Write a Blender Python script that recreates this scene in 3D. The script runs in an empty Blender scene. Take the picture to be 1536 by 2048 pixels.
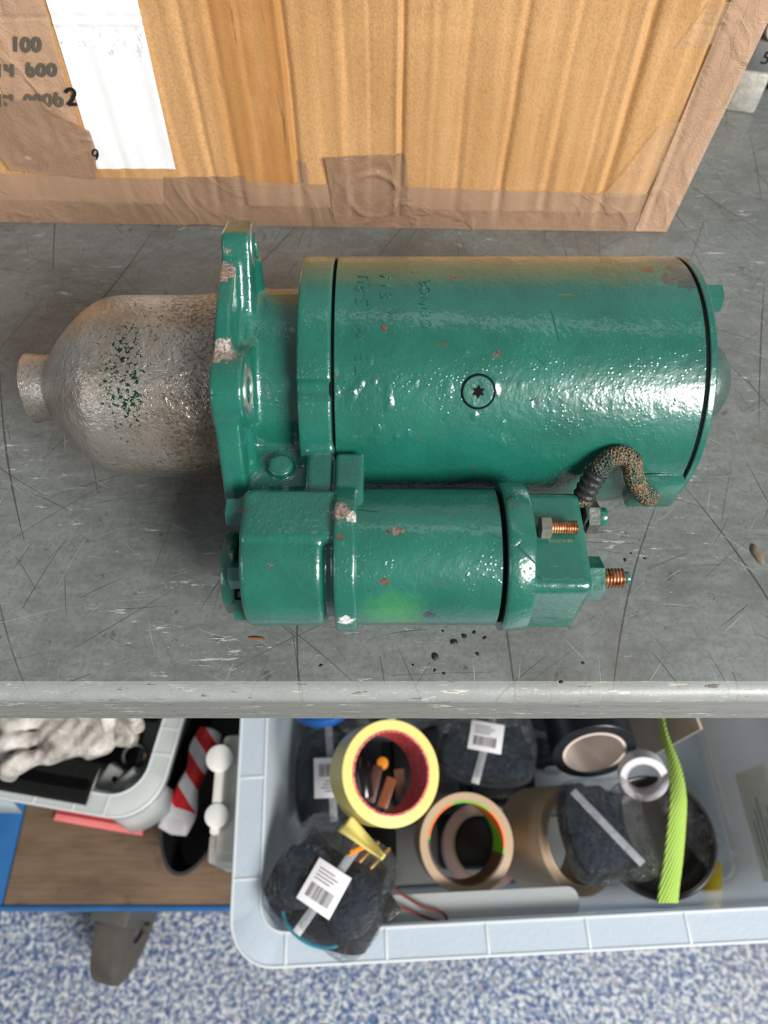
import bpy, bmesh, math, random
import numpy as np
from mathutils import Vector, Matrix, noise as mnoise

rnd = random.Random(7)
PI = math.pi
scene = bpy.context.scene

# ---------------------------------------------------------------- camera, world, lights, exposure
TILT = math.radians(30.6)
FOC = 1480.0
BENCH = 0.825                      # height of the bench top over the floor
CAM_Z = BENCH + 0.377
cam_d = bpy.data.cameras.new('camera')
cam_d.sensor_fit = 'VERTICAL'; cam_d.sensor_height = 36.0; cam_d.sensor_width = 27.0
cam_d.lens = FOC / 2048 * 36.0
cam_d.clip_start = 0.01
cam_d.dof.use_dof = True; cam_d.dof.focus_distance = 0.395; cam_d.dof.aperture_fstop = 7.6
cam = bpy.data.objects.new('camera', cam_d)
cam.location = (0, 0, CAM_Z); cam.rotation_euler = (TILT, 0, 0)
scene.collection.objects.link(cam); scene.camera = cam

world = bpy.data.worlds.new('world'); scene.world = world; world.use_nodes = True
bg = world.node_tree.nodes['Background']
bg.inputs[0].default_value = (0.93, 0.965, 1.0, 1); bg.inputs[1].default_value = 0.21

def area_light(name, loc, target, sx, sy, power, col=(1, 1, 1)):
    d = bpy.data.lights.new(name, 'AREA'); d.shape = 'RECTANGLE'; d.size = sx; d.size_y = sy
    d.energy = power; d.color = col
    o = bpy.data.objects.new(name, d); o.location = loc
    o.rotation_euler = (Vector(target) - Vector(loc)).to_track_quat('-Z', 'Y').to_euler()
    scene.collection.objects.link(o); return o
area_light('workshop_door_daylight', (1.55, -1.45, 2.30), (0.05, 0.25, 0.85), 1.3, 0.9, 148, (1.0, 0.985, 0.95))
area_light('ceiling_tube_light', (0.35, 0.75, 2.9), (0.1, 0.3, 0.85), 1.5, 0.25, 1.8, (1.0, 0.97, 0.92))
area_light('left_fill_light', (-1.9, -1.2, 2.0), (-0.1, 0.2, 0.85), 1.0, 1.0, 9, (0.93, 0.97, 1.0))  # weak fill lamp added at the left

scene.view_settings.view_transform = 'Standard'
scene.view_settings.look = 'None'
scene.view_settings.gamma = 1.0
scene.view_settings.use_curve_mapping = False
scene.view_settings.exposure = 0.0
scene.cycles.use_denoising = True
scene.cycles.max_bounces = 8
scene.cycles.transparent_max_bounces = 16

# ---------------------------------------------------------------- measuring helpers (a photo pixel to a point of a plane of the place)
SN, CS = math.sin(TILT), math.cos(TILT)
def ray(u, v):
    x = (u - 768) / FOC; y = -(v - 1024) / FOC
    return Vector((x, SN + y * CS, -CS + y * SN))
CAMP = Vector((0, 0, CAM_Z))
def PZ(u, v, z):
    d = ray(u, v); return CAMP + d * ((z - CAM_Z) / d.z)

# ---------------------------------------------------------------- node material helper
class NT:
    def __init__(s, name):
        s.m = bpy.data.materials.new(name); s.m.use_nodes = True
        s.t = s.m.node_tree; s.t.nodes.clear()
        s.out = s.t.nodes.new('ShaderNodeOutputMaterial')
        s.tc = s.t.nodes.new('ShaderNodeTexCoord')
    def n(s, typ, **kw):
        nd = s.t.nodes.new(typ)
        for k, v in kw.items():
            if k.startswith('i_'):
                nd.inputs[int(k[2:]) if k[2:].isdigit() else k[2:].replace('_', ' ')].default_value = v
            else: setattr(nd, k, v)
        return nd
    def l(s, a, b): s.t.links.new(a, b)
    def co(s, kind='Object', scale=(1, 1, 1), rot=(0, 0, 0), loc=(0, 0, 0)):
        mp = s.n('ShaderNodeMapping'); s.l(s.tc.outputs[kind], mp.inputs[0])
        mp.inputs['Scale'].default_value = scale; mp.inputs['Rotation'].default_value = rot
        mp.inputs['Location'].default_value = loc
        return mp.outputs[0]
    def noise(s, co, scale, detail=3, rough=0.55, dist=0.0, color=False):
        nd = s.n('ShaderNodeTexNoise'); s.l(co, nd.inputs['Vector'])
        nd.inputs['Scale'].default_value = scale; nd.inputs['Detail'].default_value = detail
        nd.inputs['Roughness'].default_value = rough; nd.inputs['Distortion'].default_value = dist
        return nd.outputs[1 if color else 0]
    def voro(s, co, scale, feature='F1', rand=1.0, out=0):
        nd = s.n('ShaderNodeTexVoronoi'); nd.feature = feature; s.l(co, nd.inputs['Vector'])
        nd.inputs['Scale'].default_value = scale; nd.inputs['Randomness'].default_value = rand
        return nd.outputs[out]
    def ramp(s, fac, stops, interp='LINEAR'):
        nd = s.n('ShaderNodeValToRGB'); s.l(fac, nd.inputs[0]); cr = nd.color_ramp; cr.interpolation = interp
        while len(cr.elements) < len(stops): cr.elements.new(0.5)
        for e, (p, c) in zip(cr.elements, stops):
            e.position = p; e.color = (c, c, c, 1) if isinstance(c, (int, float)) else (*c, 1)
        return nd.outputs[0]
    def math(s, op, a, b=0.0, c=0.0, clamp=False):
        nd = s.n('ShaderNodeMath'); nd.operation = op; nd.use_clamp = clamp
        for i, x in enumerate((a, b, c)):
            if isinstance(x, (int, float)): nd.inputs[i].default_value = x
            else: s.l(x, nd.inputs[i])
        return nd.outputs[0]
    def mix(s, fac, a, b):
        nd = s.n('ShaderNodeMix'); nd.data_type = 'RGBA'
        for sock, x in ((nd.inputs[0], fac), (nd.inputs[6], a), (nd.inputs[7], b)):
            if isinstance(x, (int, float)): sock.default_value = x
            elif isinstance(x, tuple): sock.default_value = (*x, 1)
            else: s.l(x, sock)
        return nd.outputs[2]
    def bump(s, h, dist=0.001, strength=1.0, normal=None):
        nd = s.n('ShaderNodeBump'); s.l(h, nd.inputs['Height'])
        nd.inputs['Distance'].default_value = dist; nd.inputs['Strength'].default_value = strength
        if normal: s.l(normal, nd.inputs['Normal'])
        return nd.outputs[0]
    def sep(s, v):
        nd = s.n('ShaderNodeSeparateXYZ'); s.l(v, nd.inputs[0]); return nd.outputs
    def bsdf(s, color, rough=0.5, metal=0.0, normal=None, alpha=None, connect=True, **kw):
        b = s.n('ShaderNodeBsdfPrincipled')
        for key, x in (('Base Color', color), ('Roughness', rough), ('Metallic', metal), ('Alpha', alpha)):
            if x is None: continue
            if isinstance(x, tuple): b.inputs[key].default_value = (*x, 1)
            elif isinstance(x, (int, float)): b.inputs[key].default_value = x
            else: s.l(x, b.inputs[key])
        for k, x in kw.items():
            b.inputs[k.replace('_', ' ')].default_value = x
        if normal is not None: s.l(normal, b.inputs['Normal'])
        if connect: s.l(b.outputs[0], s.out.inputs[0])
        return b
    def spot(s, co, centre, r, wobble=0.35, nscale=300):
        """mask = 1 inside a ragged blot around a point of the object"""
        d = s.n('ShaderNodeVectorMath'); d.operation = 'DISTANCE'; s.l(co, d.inputs[0]); d.inputs[1].default_value = centre
        q = s.math('DIVIDE', d.outputs['Value'], r)
        nz = s.noise(co, nscale, 5, 0.85)
        q = s.math('ADD', q, s.math('MULTIPLY', s.math('SUBTRACT', nz, 0.5), wobble * 7))
        return s.math('LESS_THAN', q, 0.9)
    def soft(s, co, centre, r):
        d = s.n('ShaderNodeVectorMath'); d.operation = 'DISTANCE'; s.l(co, d.inputs[0]); d.inputs[1].default_value = centre
        return s.ramp(s.math('ADD', s.math('DIVIDE', d.outputs['Value'], r), s.math('MULTIPLY', s.math('SUBTRACT', s.noise(co, 160, 4, .7), 0.5), .9)), [(0.2, .8), (1.0, 0.0)])

def simple(name, col, rough=0.5, metal=0.0, nscale=60, var=0.15, bump=0.0, bscale=200, **kw):
    """one plain material with a little procedural unevenness"""
    t = NT(name); co = t.co()
    nz = t.noise(co, nscale, 4)
    a = tuple(c * (1 - var) for c in col); b = tuple(min(1, c * (1 + var)) for c in col)
    c = t.mix(nz, a, b)
    nrm = t.bump(t.noise(co, bscale, 3), bump) if bump else None
    t.bsdf(c, rough, metal, nrm, **kw)
    return t.m

# ---------------------------------------------------------------- mesh helpers
class MB:
    def __init__(s): s.v = []; s.f = []; s.uv = None
    def add(s, vs, fs):
        o = len(s.v); s.v += [tuple(p) for p in vs]; s.f += [tuple(i + o for i in f) for f in fs]; return s
    def xf(s, M):
        s.v = [tuple(M @ Vector(p)) for p in s.v]; return s
    def merge(s, o): return s.add(o.v, o.f)
    def box(s, x0, x1, y0, y1, z0, z1, bev=0.0, seg=2):
        if bev <= 0:
            vs = [(x, y, z) for x in (x0, x1) for y in (y0, y1) for z in (z0, z1)]
            return s.add(vs, [(0, 1, 3, 2), (4, 6, 7, 5), (0, 4, 5, 1), (2, 3, 7, 6), (0, 2, 6, 4), (1, 5, 7, 3)])
        bm = bmesh.new(); bmesh.ops.create_cube(bm, size=1)
        for v in bm.verts:
            v.co = Vector(((x0 + x1) / 2 + v.co.x * (x1 - x0), (y0 + y1) / 2 + v.co.y * (y1 - y0), (z0 + z1) / 2 + v.co.z * (z1 - z0)))
        bmesh.ops.bevel(bm, geom=list(bm.edges), offset=bev, segments=seg, profile=0.5, affect='EDGES')
        bm.verts.index_update(); s.add([v.co[:] for v in bm.verts], [[v.index for v in f.verts] for f in bm.faces]); bm.free()
        return s
    def lathe(s, prof, seg=48, a0=0.0, a1=2 * PI, wob=None):
        """prof = [(h, r)] turned about the X axis"""
        full = abs(a1 - a0 - 2 * PI) < 1e-6; n = seg if full else seg + 1
        vs = []
        for (h, r) in prof:
            for k in range(n):
                a = a0 + (a1 - a0) * k / seg
                vs.append((h, r * math.cos(a), r * math.sin(a)))
        fs = []
        for i in range(len(prof) - 1):
            for k in range(seg):
                k2 = (k + 1) % n
                fs.append((i * n + k, i * n + k2, (i + 1) * n + k2, (i + 1) * n + k))
        if full:
            if prof[0][1] > 1e-6 and s_cap(prof): pass
        return s.add(vs, fs)
    def cyl(s, p0, p1, r, seg=24, bev=0.0, r1=None):
        """capped cylinder between two points, edge eased by bev"""
        p0 = Vector(p0); p1 = Vector(p1); L = (p1 - p0).length; r1 = r if r1 is None else r1
        if bev > 0: prof = [(0, 1e-5), (0, r - bev), (bev * .3, r - bev * .3), (bev, r), (L - bev, r1), (L - bev * .3, r1 - bev * .3), (L, r1 - bev), (L, 1e-5)]
        else: prof = [(0, 1e-5), (0, r), (L, r1), (L, 1e-5)]
        t = MB().lathe(prof, seg); M = align(p0, p1 - p0); t.xf(M); return s.merge(t)
    def tube(s, pts, r, seg=10, cap=True, uv=False):
        pts = [Vector(p) for p in pts]; n = len(pts); rr = r if isinstance(r, (list, tuple)) else [r] * n
        up = Vector((0, 0, 1)); vs = []; prev = None
        for i, p in enumerate(pts):
            t = (pts[min(i + 1, n - 1)] - pts[max(i - 1, 0)]).normalized()
            if prev is None:
                a = t.cross(up)
                if a.length < 1e-3: a = t.cross(Vector((1, 0, 0)))
            else: a = prev - t * prev.dot(t)
            a.normalize(); b = t.cross(a); prev = a
            for k in range(seg):
                q = 2 * PI * k / seg; vs.append(p + (a * math.cos(q) + b * math.sin(q)) * rr[i])
        fs = [(i * seg + k, i * seg + (k + 1) % seg, (i + 1) * seg + (k + 1) % seg, (i + 1) * seg + k) for i in range(n - 1) for k in range(seg)]
        if cap: fs += [tuple(range(seg))[::-1], tuple((n - 1) * seg + k for k in range(seg))]
        return s.add(vs, fs)
    def prism(s, poly, z0, z1, bev=0.0):
        """closed outline in XY raised from z0 to z1"""
        bm = bmesh.new(); vs = [bm.verts.new((x, y, z0)) for x, y in poly]; f = bm.faces.new(vs)
        r = bmesh.ops.extrude_face_region(bm, geom=[f])
        for g in r['geom']:
            if isinstance(g, bmesh.types.BMVert): g.co.z = z1
        bmesh.ops.recalc_face_normals(bm, faces=bm.faces)
        if bev > 0:
            es = [e for e in bm.edges if abs(e.verts[0].co.z - e.verts[1].co.z) < 1e-7]
            bmesh.ops.bevel(bm, geom=es, offset=bev, segments=2, profile=0.5, affect='EDGES')
        bm.verts.index_update(); s.add([v.co[:] for v in bm.verts], [[v.index for v in f.verts] for f in bm.faces]); bm.free()
        return s
    def grid(s, fn, nu, nv):
        vs = [fn(i / nu, j / nv) for j in range(nv + 1) for i in range(nu + 1)]
        fs = [(j * (nu + 1) + i, j * (nu + 1) + i + 1, (j + 1) * (nu + 1) + i + 1, (j + 1) * (nu + 1) + i) for j in range(nv) for i in range(nu)]
        return s.add(vs, fs)
def s_cap(p): return False
def align(p, d):
    d = Vector(d).normalized(); q = Vector((1, 0, 0)).rotation_difference(d)
    return Matrix.Translation(Vector(p)) @ q.to_matrix().to_4x4()

def thing(name, label, cat, loc=(0, 0, 0), rot=(0, 0, 0), group=None):
    o = bpy.data.objects.new(name, None); scene.collection.objects.link(o); o.empty_display_size = 0.02
    o.location = loc; o.rotation_euler = rot; o['label'] = label; o['category'] = cat
    if group: o['group'] = group
    return o
def obj(name, mb, mat, parent=None, smooth=True, loc=(0, 0, 0), rot=(0, 0, 0), angle=40, label=None, thick=0.0, fix=True):
    me = bpy.data.meshes.new(name); me.from_pydata(mb.v, [], mb.f)
    if fix:
        bm = bmesh.new(); bm.from_mesh(me); bmesh.ops.remove_doubles(bm, verts=bm.verts, dist=2e-6)
        bmesh.ops.recalc_face_normals(bm, faces=bm.faces); bm.to_mesh(me); bm.free()
    me.materials.append(mat)
    o = bpy.data.objects.new(name, me); scene.collection.objects.link(o)
    if smooth:
        me.polygons.foreach_set('use_smooth', [True] * len(me.polygons))
        if angle < 180: me.set_sharp_from_angle(angle=math.radians(angle))
    o.location = loc; o.rotation_euler = rot
    if parent: o.parent = parent
    if label: o['label'] = label
    if thick:
        md = o.modifiers.new('thickness', 'SOLIDIFY'); md.thickness = thick; md.offset = 0
    return o
def tag(o, label, cat, group=None, kind=None):
    if label: o['label'] = label
    if cat: o['category'] = cat
    if group: o['group'] = group
    if kind: o['kind'] = kind
    return o
def copy_tree(o, parent=None):
    c = o.copy(); scene.collection.objects.link(c); c.parent = parent
    for ch in list(o.children): copy_tree(ch, c)
    return c

# ---------------------------------------------------------------- smooth castings from a distance field
def smin(a, b, k):
    h = np.clip(0.5 + 0.5 * (b - a) / k, 0, 1); return b * (1 - h) + a * h - k * h * (1 - h)
def smax(a, b, k): return -smin(-a, -b, k)
def surface_nets(F, org, h):
    nx, ny, nz = F.shape; S = F < 0
    c = S[:-1, :-1, :-1].astype(np.int8)
    c = sum(S[i:nx - 1 + i, j:ny - 1 + j, k:nz - 1 + k].astype(np.int8) for i in (0, 1) for j in (0, 1) for k in (0, 1))
    I, J, K = np.nonzero((c > 0) & (c < 8)); n = len(I)
    idx = -np.ones(c.shape, dtype=np.int64); idx[I, J, K] = np.arange(n)
    pos = np.zeros((n, 3)); cnt = np.zeros(n)
    cor = [(i, j, k) for i in (0, 1) for j in (0, 1) for k in (0, 1)]
    for a in cor:
        for ax in range(3):
            if a[ax]: continue
            b = list(a); b[ax] = 1
            va = F[I + a[0], J + a[1], K + a[2]]; vb = F[I + b[0], J + b[1], K + b[2]]
            m = (va < 0) != (vb < 0); t = np.where(m, va / np.where(m, va - vb, 1), 0)
            p = np.array(a, float)[None, :].repeat(n, 0); p[:, ax] += t
            pos += p * m[:, None]; cnt += m
    pos = (pos / cnt[:, None] + np.stack([I, J, K], 1)) * h + np.array(org)
    quads = []
    for ax in range(3):
        sl0 = [slice(1, -1)] * 3; sl0[ax] = slice(0, -1); sl1 = list(sl0); sl1[ax] = slice(1, None)
        A = S[tuple(sl0)]; B = S[tuple(sl1)]; e = np.nonzero(A != B)
        off = [1, 1, 1]; off[ax] = 0
        P = [e[q] + off[q] for q in range(3)]
        o1, o2 = (ax + 1) % 3, (ax + 2) % 3
        def cell(d1, d2):
            Q = [P[0].copy(), P[1].copy(), P[2].copy()]; Q[o1] -= d1; Q[o2] -= d2; return idx[Q[0], Q[1], Q[2]]
        q = np.stack([cell(1, 1), cell(0, 1), cell(0, 0), cell(1, 0)], 1)
        flip = ~A[e]; q[flip] = q[flip][:, ::-1]; quads.append(q)
    return pos, np.concatenate(quads)
def field_obj(name, F, org, h, mat, parent, loc=(0, 0, 0), label=None):
    pos, q = surface_nets(F, org, h); mb = MB(); mb.v = [tuple(p) for p in pos.tolist()]; mb.f = [tuple(x) for x in q.tolist()]
    return obj(name, mb, mat, parent, loc=loc, angle=180, label=label, fix=False)
def grid_axes(x0, x1, y0, y1, z0, z1, h):
    X = np.arange(x0, x1, h, dtype=np.float32)[:, None, None]; Y = np.arange(y0, y1, h, dtype=np.float32)[None, :, None]; Z = np.arange(z0, z1, h, dtype=np.float32)[None, None, :]
    return X, Y, Z
def f_box(X, Y, Z, c, hs, r):
    qx = np.abs(X - c[0]) - hs[0] + r; qy = np.abs(Y - c[1]) - hs[1] + r; qz = np.abs(Z - c[2]) - hs[2] + r
    return np.sqrt(np.maximum(qx, 0) ** 2 + np.maximum(qy, 0) ** 2 + np.maximum(qz, 0) ** 2) + np.minimum(np.maximum(qx, np.maximum(qy, qz)), 0) - r
def f_cylx(X, Y, Z, cy, cz, r, x0, x1, rr=0.001):
    d = np.sqrt((Y - cy) ** 2 + (Z - cz) ** 2) - r + rr; e = np.abs(X - (x0 + x1) / 2) - (x1 - x0) / 2 + rr
    return np.sqrt(np.maximum(d, 0) ** 2 + np.maximum(e, 0) ** 2) + np.minimum(np.maximum(d, e), 0) - rr
def f_caps(X, Y, Z, a, b, r):
    ax, ay, az = a; bx, by, bz = (b[i] - a[i] for i in range(3)); L = bx * bx + by * by + bz * bz + 1e-12
    t = np.clip(((X - ax) * bx + (Y - ay) * by + (Z - az) * bz) / L, 0, 1)
    return np.sqrt((X - ax - t * bx) ** 2 + (Y - ay - t * by) ** 2 + (Z - az - t * bz) ** 2) - r
def f_capsYZ(X, Y, Z, a, b, ra, rb, x0, x1, rr=0.0015):
    """plate between x0 and x1 with the outline of a tapered capsule in YZ"""
    by, bz = b[0] - a[0], b[1] - a[1]; L = by * by + bz * bz + 1e-12
    t = np.clip(((Y - a[0]) * by + (Z - a[1]) * bz) / L, 0, 1)
    d = np.sqrt((Y - a[0] - t * by) ** 2 + (Z - a[1] - t * bz) ** 2) - (ra + (rb - ra) * t) + rr
    e = np.abs(X - (x0 + x1) / 2) - (x1 - x0) / 2 + rr
    return np.sqrt(np.maximum(d, 0) ** 2 + np.maximum(e, 0) ** 2) + np.minimum(np.maximum(d, e), 0) - rr


# ---------------------------------------------------------------- the setting: floor, back wall
def mat_floor():
    t = NT('speckled_vinyl_floor'); co = t.co()
    w = t.noise(co, 60, 2, color=True)
    mx = t.n('ShaderNodeMix', data_type='VECTOR'); mx.inputs[0].default_value = 0.012
    t.l(co, mx.inputs[4]); t.l(w, mx.inputs[5])
    a = t.noise(mx.outputs[1], 150, 3, 0.6); b = t.noise(t.co(loc=(3, 1, 0)), 95, 3, 0.6); d = t.noise(t.co(loc=(7, 4, 0)), 3.0, 2)
    base = t.ramp(a, [(0.36, (0.035, 0.065, 0.17)), (0.45, (0.12, 0.17, 0.30)), (0.52, (0.30, 0.34, 0.40)), (0.62, (0.60, 0.62, 0.63))])
    br = t.math('GREATER_THAN', b, 0.60)
    c = t.mix(t.math('MULTIPLY', br, 0.65), base, (0.30, 0.26, 0.24))
    c = t.mix(t.ramp(b, [(0.30, 1.0), (0.38, 0.0)]), c, (0.04, 0.08, 0.20))
    c = t.mix(t.ramp(d, [(0.4, 0.0), (0.75, 0.35)]), c, (0.26, 0.24, 0.22))
    t.bsdf(c, 0.38, 0.0, t.bump(a, 0.0004)); return t.m
fl = obj('floor', MB().box(-1.6, 1.8, -1.3, 0.95, -0.03, 0.0), mat_floor(), smooth=False); fl['kind'] = 'structure'
wall_m = simple('grey_wall_paint', (0.20, 0.21, 0.22), 0.7, nscale=4)
wl = obj('wall_back', MB().box(-1.6, 1.8, 0.95, 1.05, 0.0, 2.6), wall_m, smooth=False); wl['kind'] = 'structure'

# ---------------------------------------------------------------- workbench
def mat_bench(edge=False):
    t = NT('worn_grey_bench_paint' + ('_edge' if edge else '')); co = t.co()
    n1 = t.noise(co, 14, 5, 0.6); n2 = t.noise(t.co(scale=(1, 3.2, 1)), 55, 5, 0.65); n3 = t.noise(co, 420, 3, 0.6)
    base = t.ramp(n1, [(0.30, (0.110, 0.121, 0.114)), (0.55, (0.155, 0.167, 0.160)), (0.75, (0.185, 0.196, 0.188))])
    base = t.mix(t.ramp(n2, [(0.42, 0.0), (0.75, 0.5)]), base, (0.235, 0.255, 0.255))
    base = t.mix(t.ramp(n3, [(0.35, 0.35), (0.55, 0.0)]), base, (0.07, 0.08, 0.08))
    # dirt stains
    dm = t.noise(t.co(loc=(2, 5, 0)), 9, 5, 0.7); dk = t.ramp(dm, [(0.52, 0.0), (0.70, 0.65)])
    base = t.mix(dk, base, (0.085, 0.075, 0.062))
    dd = t.noise(t.co(loc=(6, 2, 0)), 85, 4, 0.7); base = t.mix(t.ramp(dd, [(0.64, 0.0), (0.70, 0.6)]), base, (0.05, 0.042, 0.036))
    # pale scuffs: short dashes
    sc = t.noise(t.co(scale=(1, 4.5, 1), loc=(1, 1, 0)), 60, 4, 0.75); ms = t.noise(t.co(loc=(4, 9, 0)), 13, 3)
    base = t.mix(t.math('MULTIPLY', t.ramp(sc, [(0.61, 0.0), (0.66, 0.75)]), t.ramp(ms, [(0.50, 0.0), (0.60, 1.0)])), base, (0.46, 0.48, 0.47))
    h = t.math('MULTIPLY', n3, 0.3)
    # long straight scratches, several directions
    def scratches(k, scale, rz, spread, wid, half):
        nd = t.n('ShaderNodeTexVoronoi'); nd.inputs['Scale'].default_value = 1.0
        cc = t.co(scale=(scale, scale, 0), loc=(k * 3.17, k * 1.71, 0)); t.l(cc, nd.inputs['Vector'])
        d = t.n('ShaderNodeVectorMath'); d.operation = 'SUBTRACT'; t.l(cc, d.inputs[0]); t.l(nd.outputs['Position'], d.inputs[1])
        cr = t.sep(nd.outputs['Color'])
        an = t.math('ADD', rz, t.math('MULTIPLY', t.math('SUBTRACT', cr[0], 0.5), spread))
        q = t.sep(d.outputs[0]); ca = t.math('COSINE', an); sa = t.math('SINE', an)
        yy = t.math('SUBTRACT', t.math('MULTIPLY', q[1], ca), t.math('MULTIPLY', q[0], sa))
        xx = t.math('ADD', t.math('MULTIPLY', q[0], ca), t.math('MULTIPLY', q[1], sa))
        yy = t.math('ADD', yy, t.math('MULTIPLY', t.math('MULTIPLY', xx, xx), t.math('MULTIPLY', t.math('SUBTRACT', cr[1], .5), .25)))
        taper = t.math('SUBTRACT', 1.0, t.math('DIVIDE', t.math('ABSOLUTE', xx), half), clamp=True)
        m_ = t.math('LESS_THAN', t.math('ABSOLUTE', yy), t.math('MULTIPLY', t.math('POWER', taper, .5), wid))
        return t.math('MULTIPLY', m_, t.math('MULTIPLY', cr[2], 0.9))
    for k, (sc_, rz, sp_, w, colr, half) in enumerate([(9, 1.5, 1.1, .0056, (0.045, 0.040, 0.036), .62), (11, 1.4, 1.6, .0055, (0.05, 0.046, 0.04), .6), (10, .1, 1.2, .0036, (0.08, 0.076, 0.07), .45),
                                     (15, 1.0, 3.1, .005, (0.06, 0.056, 0.05), .55), (14, 2.3, 3.1, .0032, (0.28, 0.30, 0.29), .4), (34, .8, 3.1, .010, (0.055, 0.05, 0.045), .5), (40, .3, 3.1, .010, (0.28, 0.30, 0.29), .4)]):
        m_ = scratches(k, sc_, rz, sp_, w, half); base = t.mix(m_, base, colr); h = t.math('SUBTRACT', h, t.math('MULTIPLY', m_, 0.4))
    if edge:
        zc = t.sep(co)[2]
        top = t.ramp(t.math('ADD', t.math('MULTIPLY', t.math('SUBTRACT', zc, BENCH - .016), 70.0), t.math('MULTIPLY', t.math('SUBTRACT', t.noise(t.co(scale=(1, 4, 4)), 40, 4, .7), .5), .7)), [(0.35, 0.0), (0.65, 1.0)])
        low = t.mix(t.noise(t.co(scale=(.3, 5, 5)), 60, 4, .7), (0.085, 0.088, 0.076), (0.235, 0.235, 0.205))
        base = t.mix(top, low, t.mix(0.5, base, (0.36, 0.37, 0.35)))
        w2 = t.ramp(t.noise(t.co(scale=(1, 6, 6), loc=(3, 0, 0)), 42, 5, 0.8), [(0.60, 0.0), (0.65, .85)])
        base = t.mix(w2, base, (0.55, 0.53, 0.42))
        w3 = t.ramp(t.noise(t.co(scale=(1, 5, 5), loc=(8, 0, 0)), 60, 4, 0.75), [(0.62, 0.0), (0.66, .8)])
        base = t.mix(w3, base, (0.07, 0.065, 0.055))
    t.bsdf(base, t.math('ADD', 0.30, t.math('MULTIPLY', n2, 0.25)), 0.0, t.bump(h, 0.0004), Specular_IOR_Level=0.5); return t.m
bench_m = mat_bench(); edge_m = mat_bench(True)
YF = 0.112
bench = thing('workbench', 'scratched grey painted workbench top under the starter motor', 'workbench', (0, 0.4, 0))
obj('bench_top', MB().box(-1.2, 1.2, YF - 0.4 + 0.0085, 0.53, BENCH - 0.038, BENCH), bench_m, bench)
mb = MB()
N = 6
prof = [(YF + .0088, BENCH)] + [(YF + .0088 - .0085 * math.sin(PI / 2 * k / N) , BENCH - .0055 + .0055 * math.cos(PI / 2 * k / N) + 0.0001) for k in range(1, N + 1)] + [(YF, BENCH - .0405), (YF + .003, BENCH - .042), (YF + .0088, BENCH - .042)]
rnd2 = random.Random(3); nx = 400
ph = [rnd2.uniform(0, 6) for _ in range(8)]
def efn(u, v):
    k = v * (len(prof) - 1); i = min(int(k), len(prof) - 2); f_ = k - i
    y = prof[i][0] * (1 - f_) + prof[i + 1][0] * f_; z = prof[i][1] * (1 - f_) + prof[i + 1][1] * f_
    x = -1.2 + 2.4 * u; w = mnoise.noise(Vector((x * 40, z * 60, 0))) * .0004 + mnoise.noise(Vector((x * 8, 2, 0))) * .0006
    return (x, y - .4 + w * (0 if y > YF + .008 else 1), z)
mb.grid(efn, nx, (len(prof) - 1))
obj('bench_edge', mb, edge_m, bench, angle=60, label='worn pale front edge of the bench')
leg_m = simple('bench_leg_steel', (0.11, 0.125, 0.13), 0.45)
for sx in (-1.15, 1.09):
    for sy in (-0.26, 0.46):
        obj('leg', MB().box(sx, sx + .06, sy, sy + .06, 0, BENCH - .038, .003), leg_m, bench)

# crumbs and bits lying on the bench top
crumb_m = simple('black_paint_crumb', (0.012, 0.013, 0.014), 0.6)
def blob(r, seed, sx=1, sy=1, sz=.5):
    bm = bmesh.new(); bmesh.ops.create_icosphere(bm, subdivisions=2, radius=r)
    for v in bm.verts:
        k = 1 + .45 * mnoise.noise(v.co * (1.2 / r) + Vector((seed * 7.3, seed, 0)))
        v.co = Vector((v.co.x * k * sx, v.co.y * k * sy, max(v.co.z * k * sz, -r * .3 * sz)))
    bm.verts.index_update(); m = MB().add([v.co[:] for v in bm.verts], [[v.index for v in f.verts] for f in bm.faces]); bm.free(); return m
for k, (u, v, r) in enumerate([(909, 1285, .0017), (871, 1314, .0018), (929, 1273, .0014), (970, 1276, .001), (955, 1308, .001), (1122, 1364, .0009), (949, 1265, .001), (888, 1347, .0008),
                               (870, 1341, .0008), (826, 1330, .0006), (642, 1331, .0009), (886, 1262, .0007), (1166, 1326, .0008), (1250, 1120, .001), (1290, 1117, .0008), (1262, 1107, .0007)]):
    p = PZ(u, v, BENCH)
    o = obj('crumb', blob(r, k, 1.2, .9, .4), crumb_m, None, loc=(p.x, p.y, BENCH + r * .1), rot=(0, 0, k * 1.3))
    tag(o, 'tiny black crumb lying on the grey bench in front of or right of the solenoid', 'crumb', 'crumbs on the bench')
p = PZ(515, 1277, BENCH)
o = obj('rust_flake', blob(.0022, 31, 2.1, .5, .3), simple('rust', (0.16, 0.07, 0.025), 0.7), None, loc=(p.x, p.y, BENCH + .0003), rot=(0, 0, -.05))
tag(o, 'thin rusty brown flake on the bench below the fork housing', 'flake')
p = PZ(1515, 1110, BENCH)
o = obj('dry_leaf_scrap', blob(.0042, 12, .8, 1.5, .35), simple('dry_leaf', (0.15, 0.12, 0.08), 0.6, nscale=400, var=.5), None, loc=(p.x, p.y, BENCH + .0003), rot=(0, 0, .2))
tag(o, 'small dried brown scrap near the right edge of the bench', 'scrap')

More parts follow.
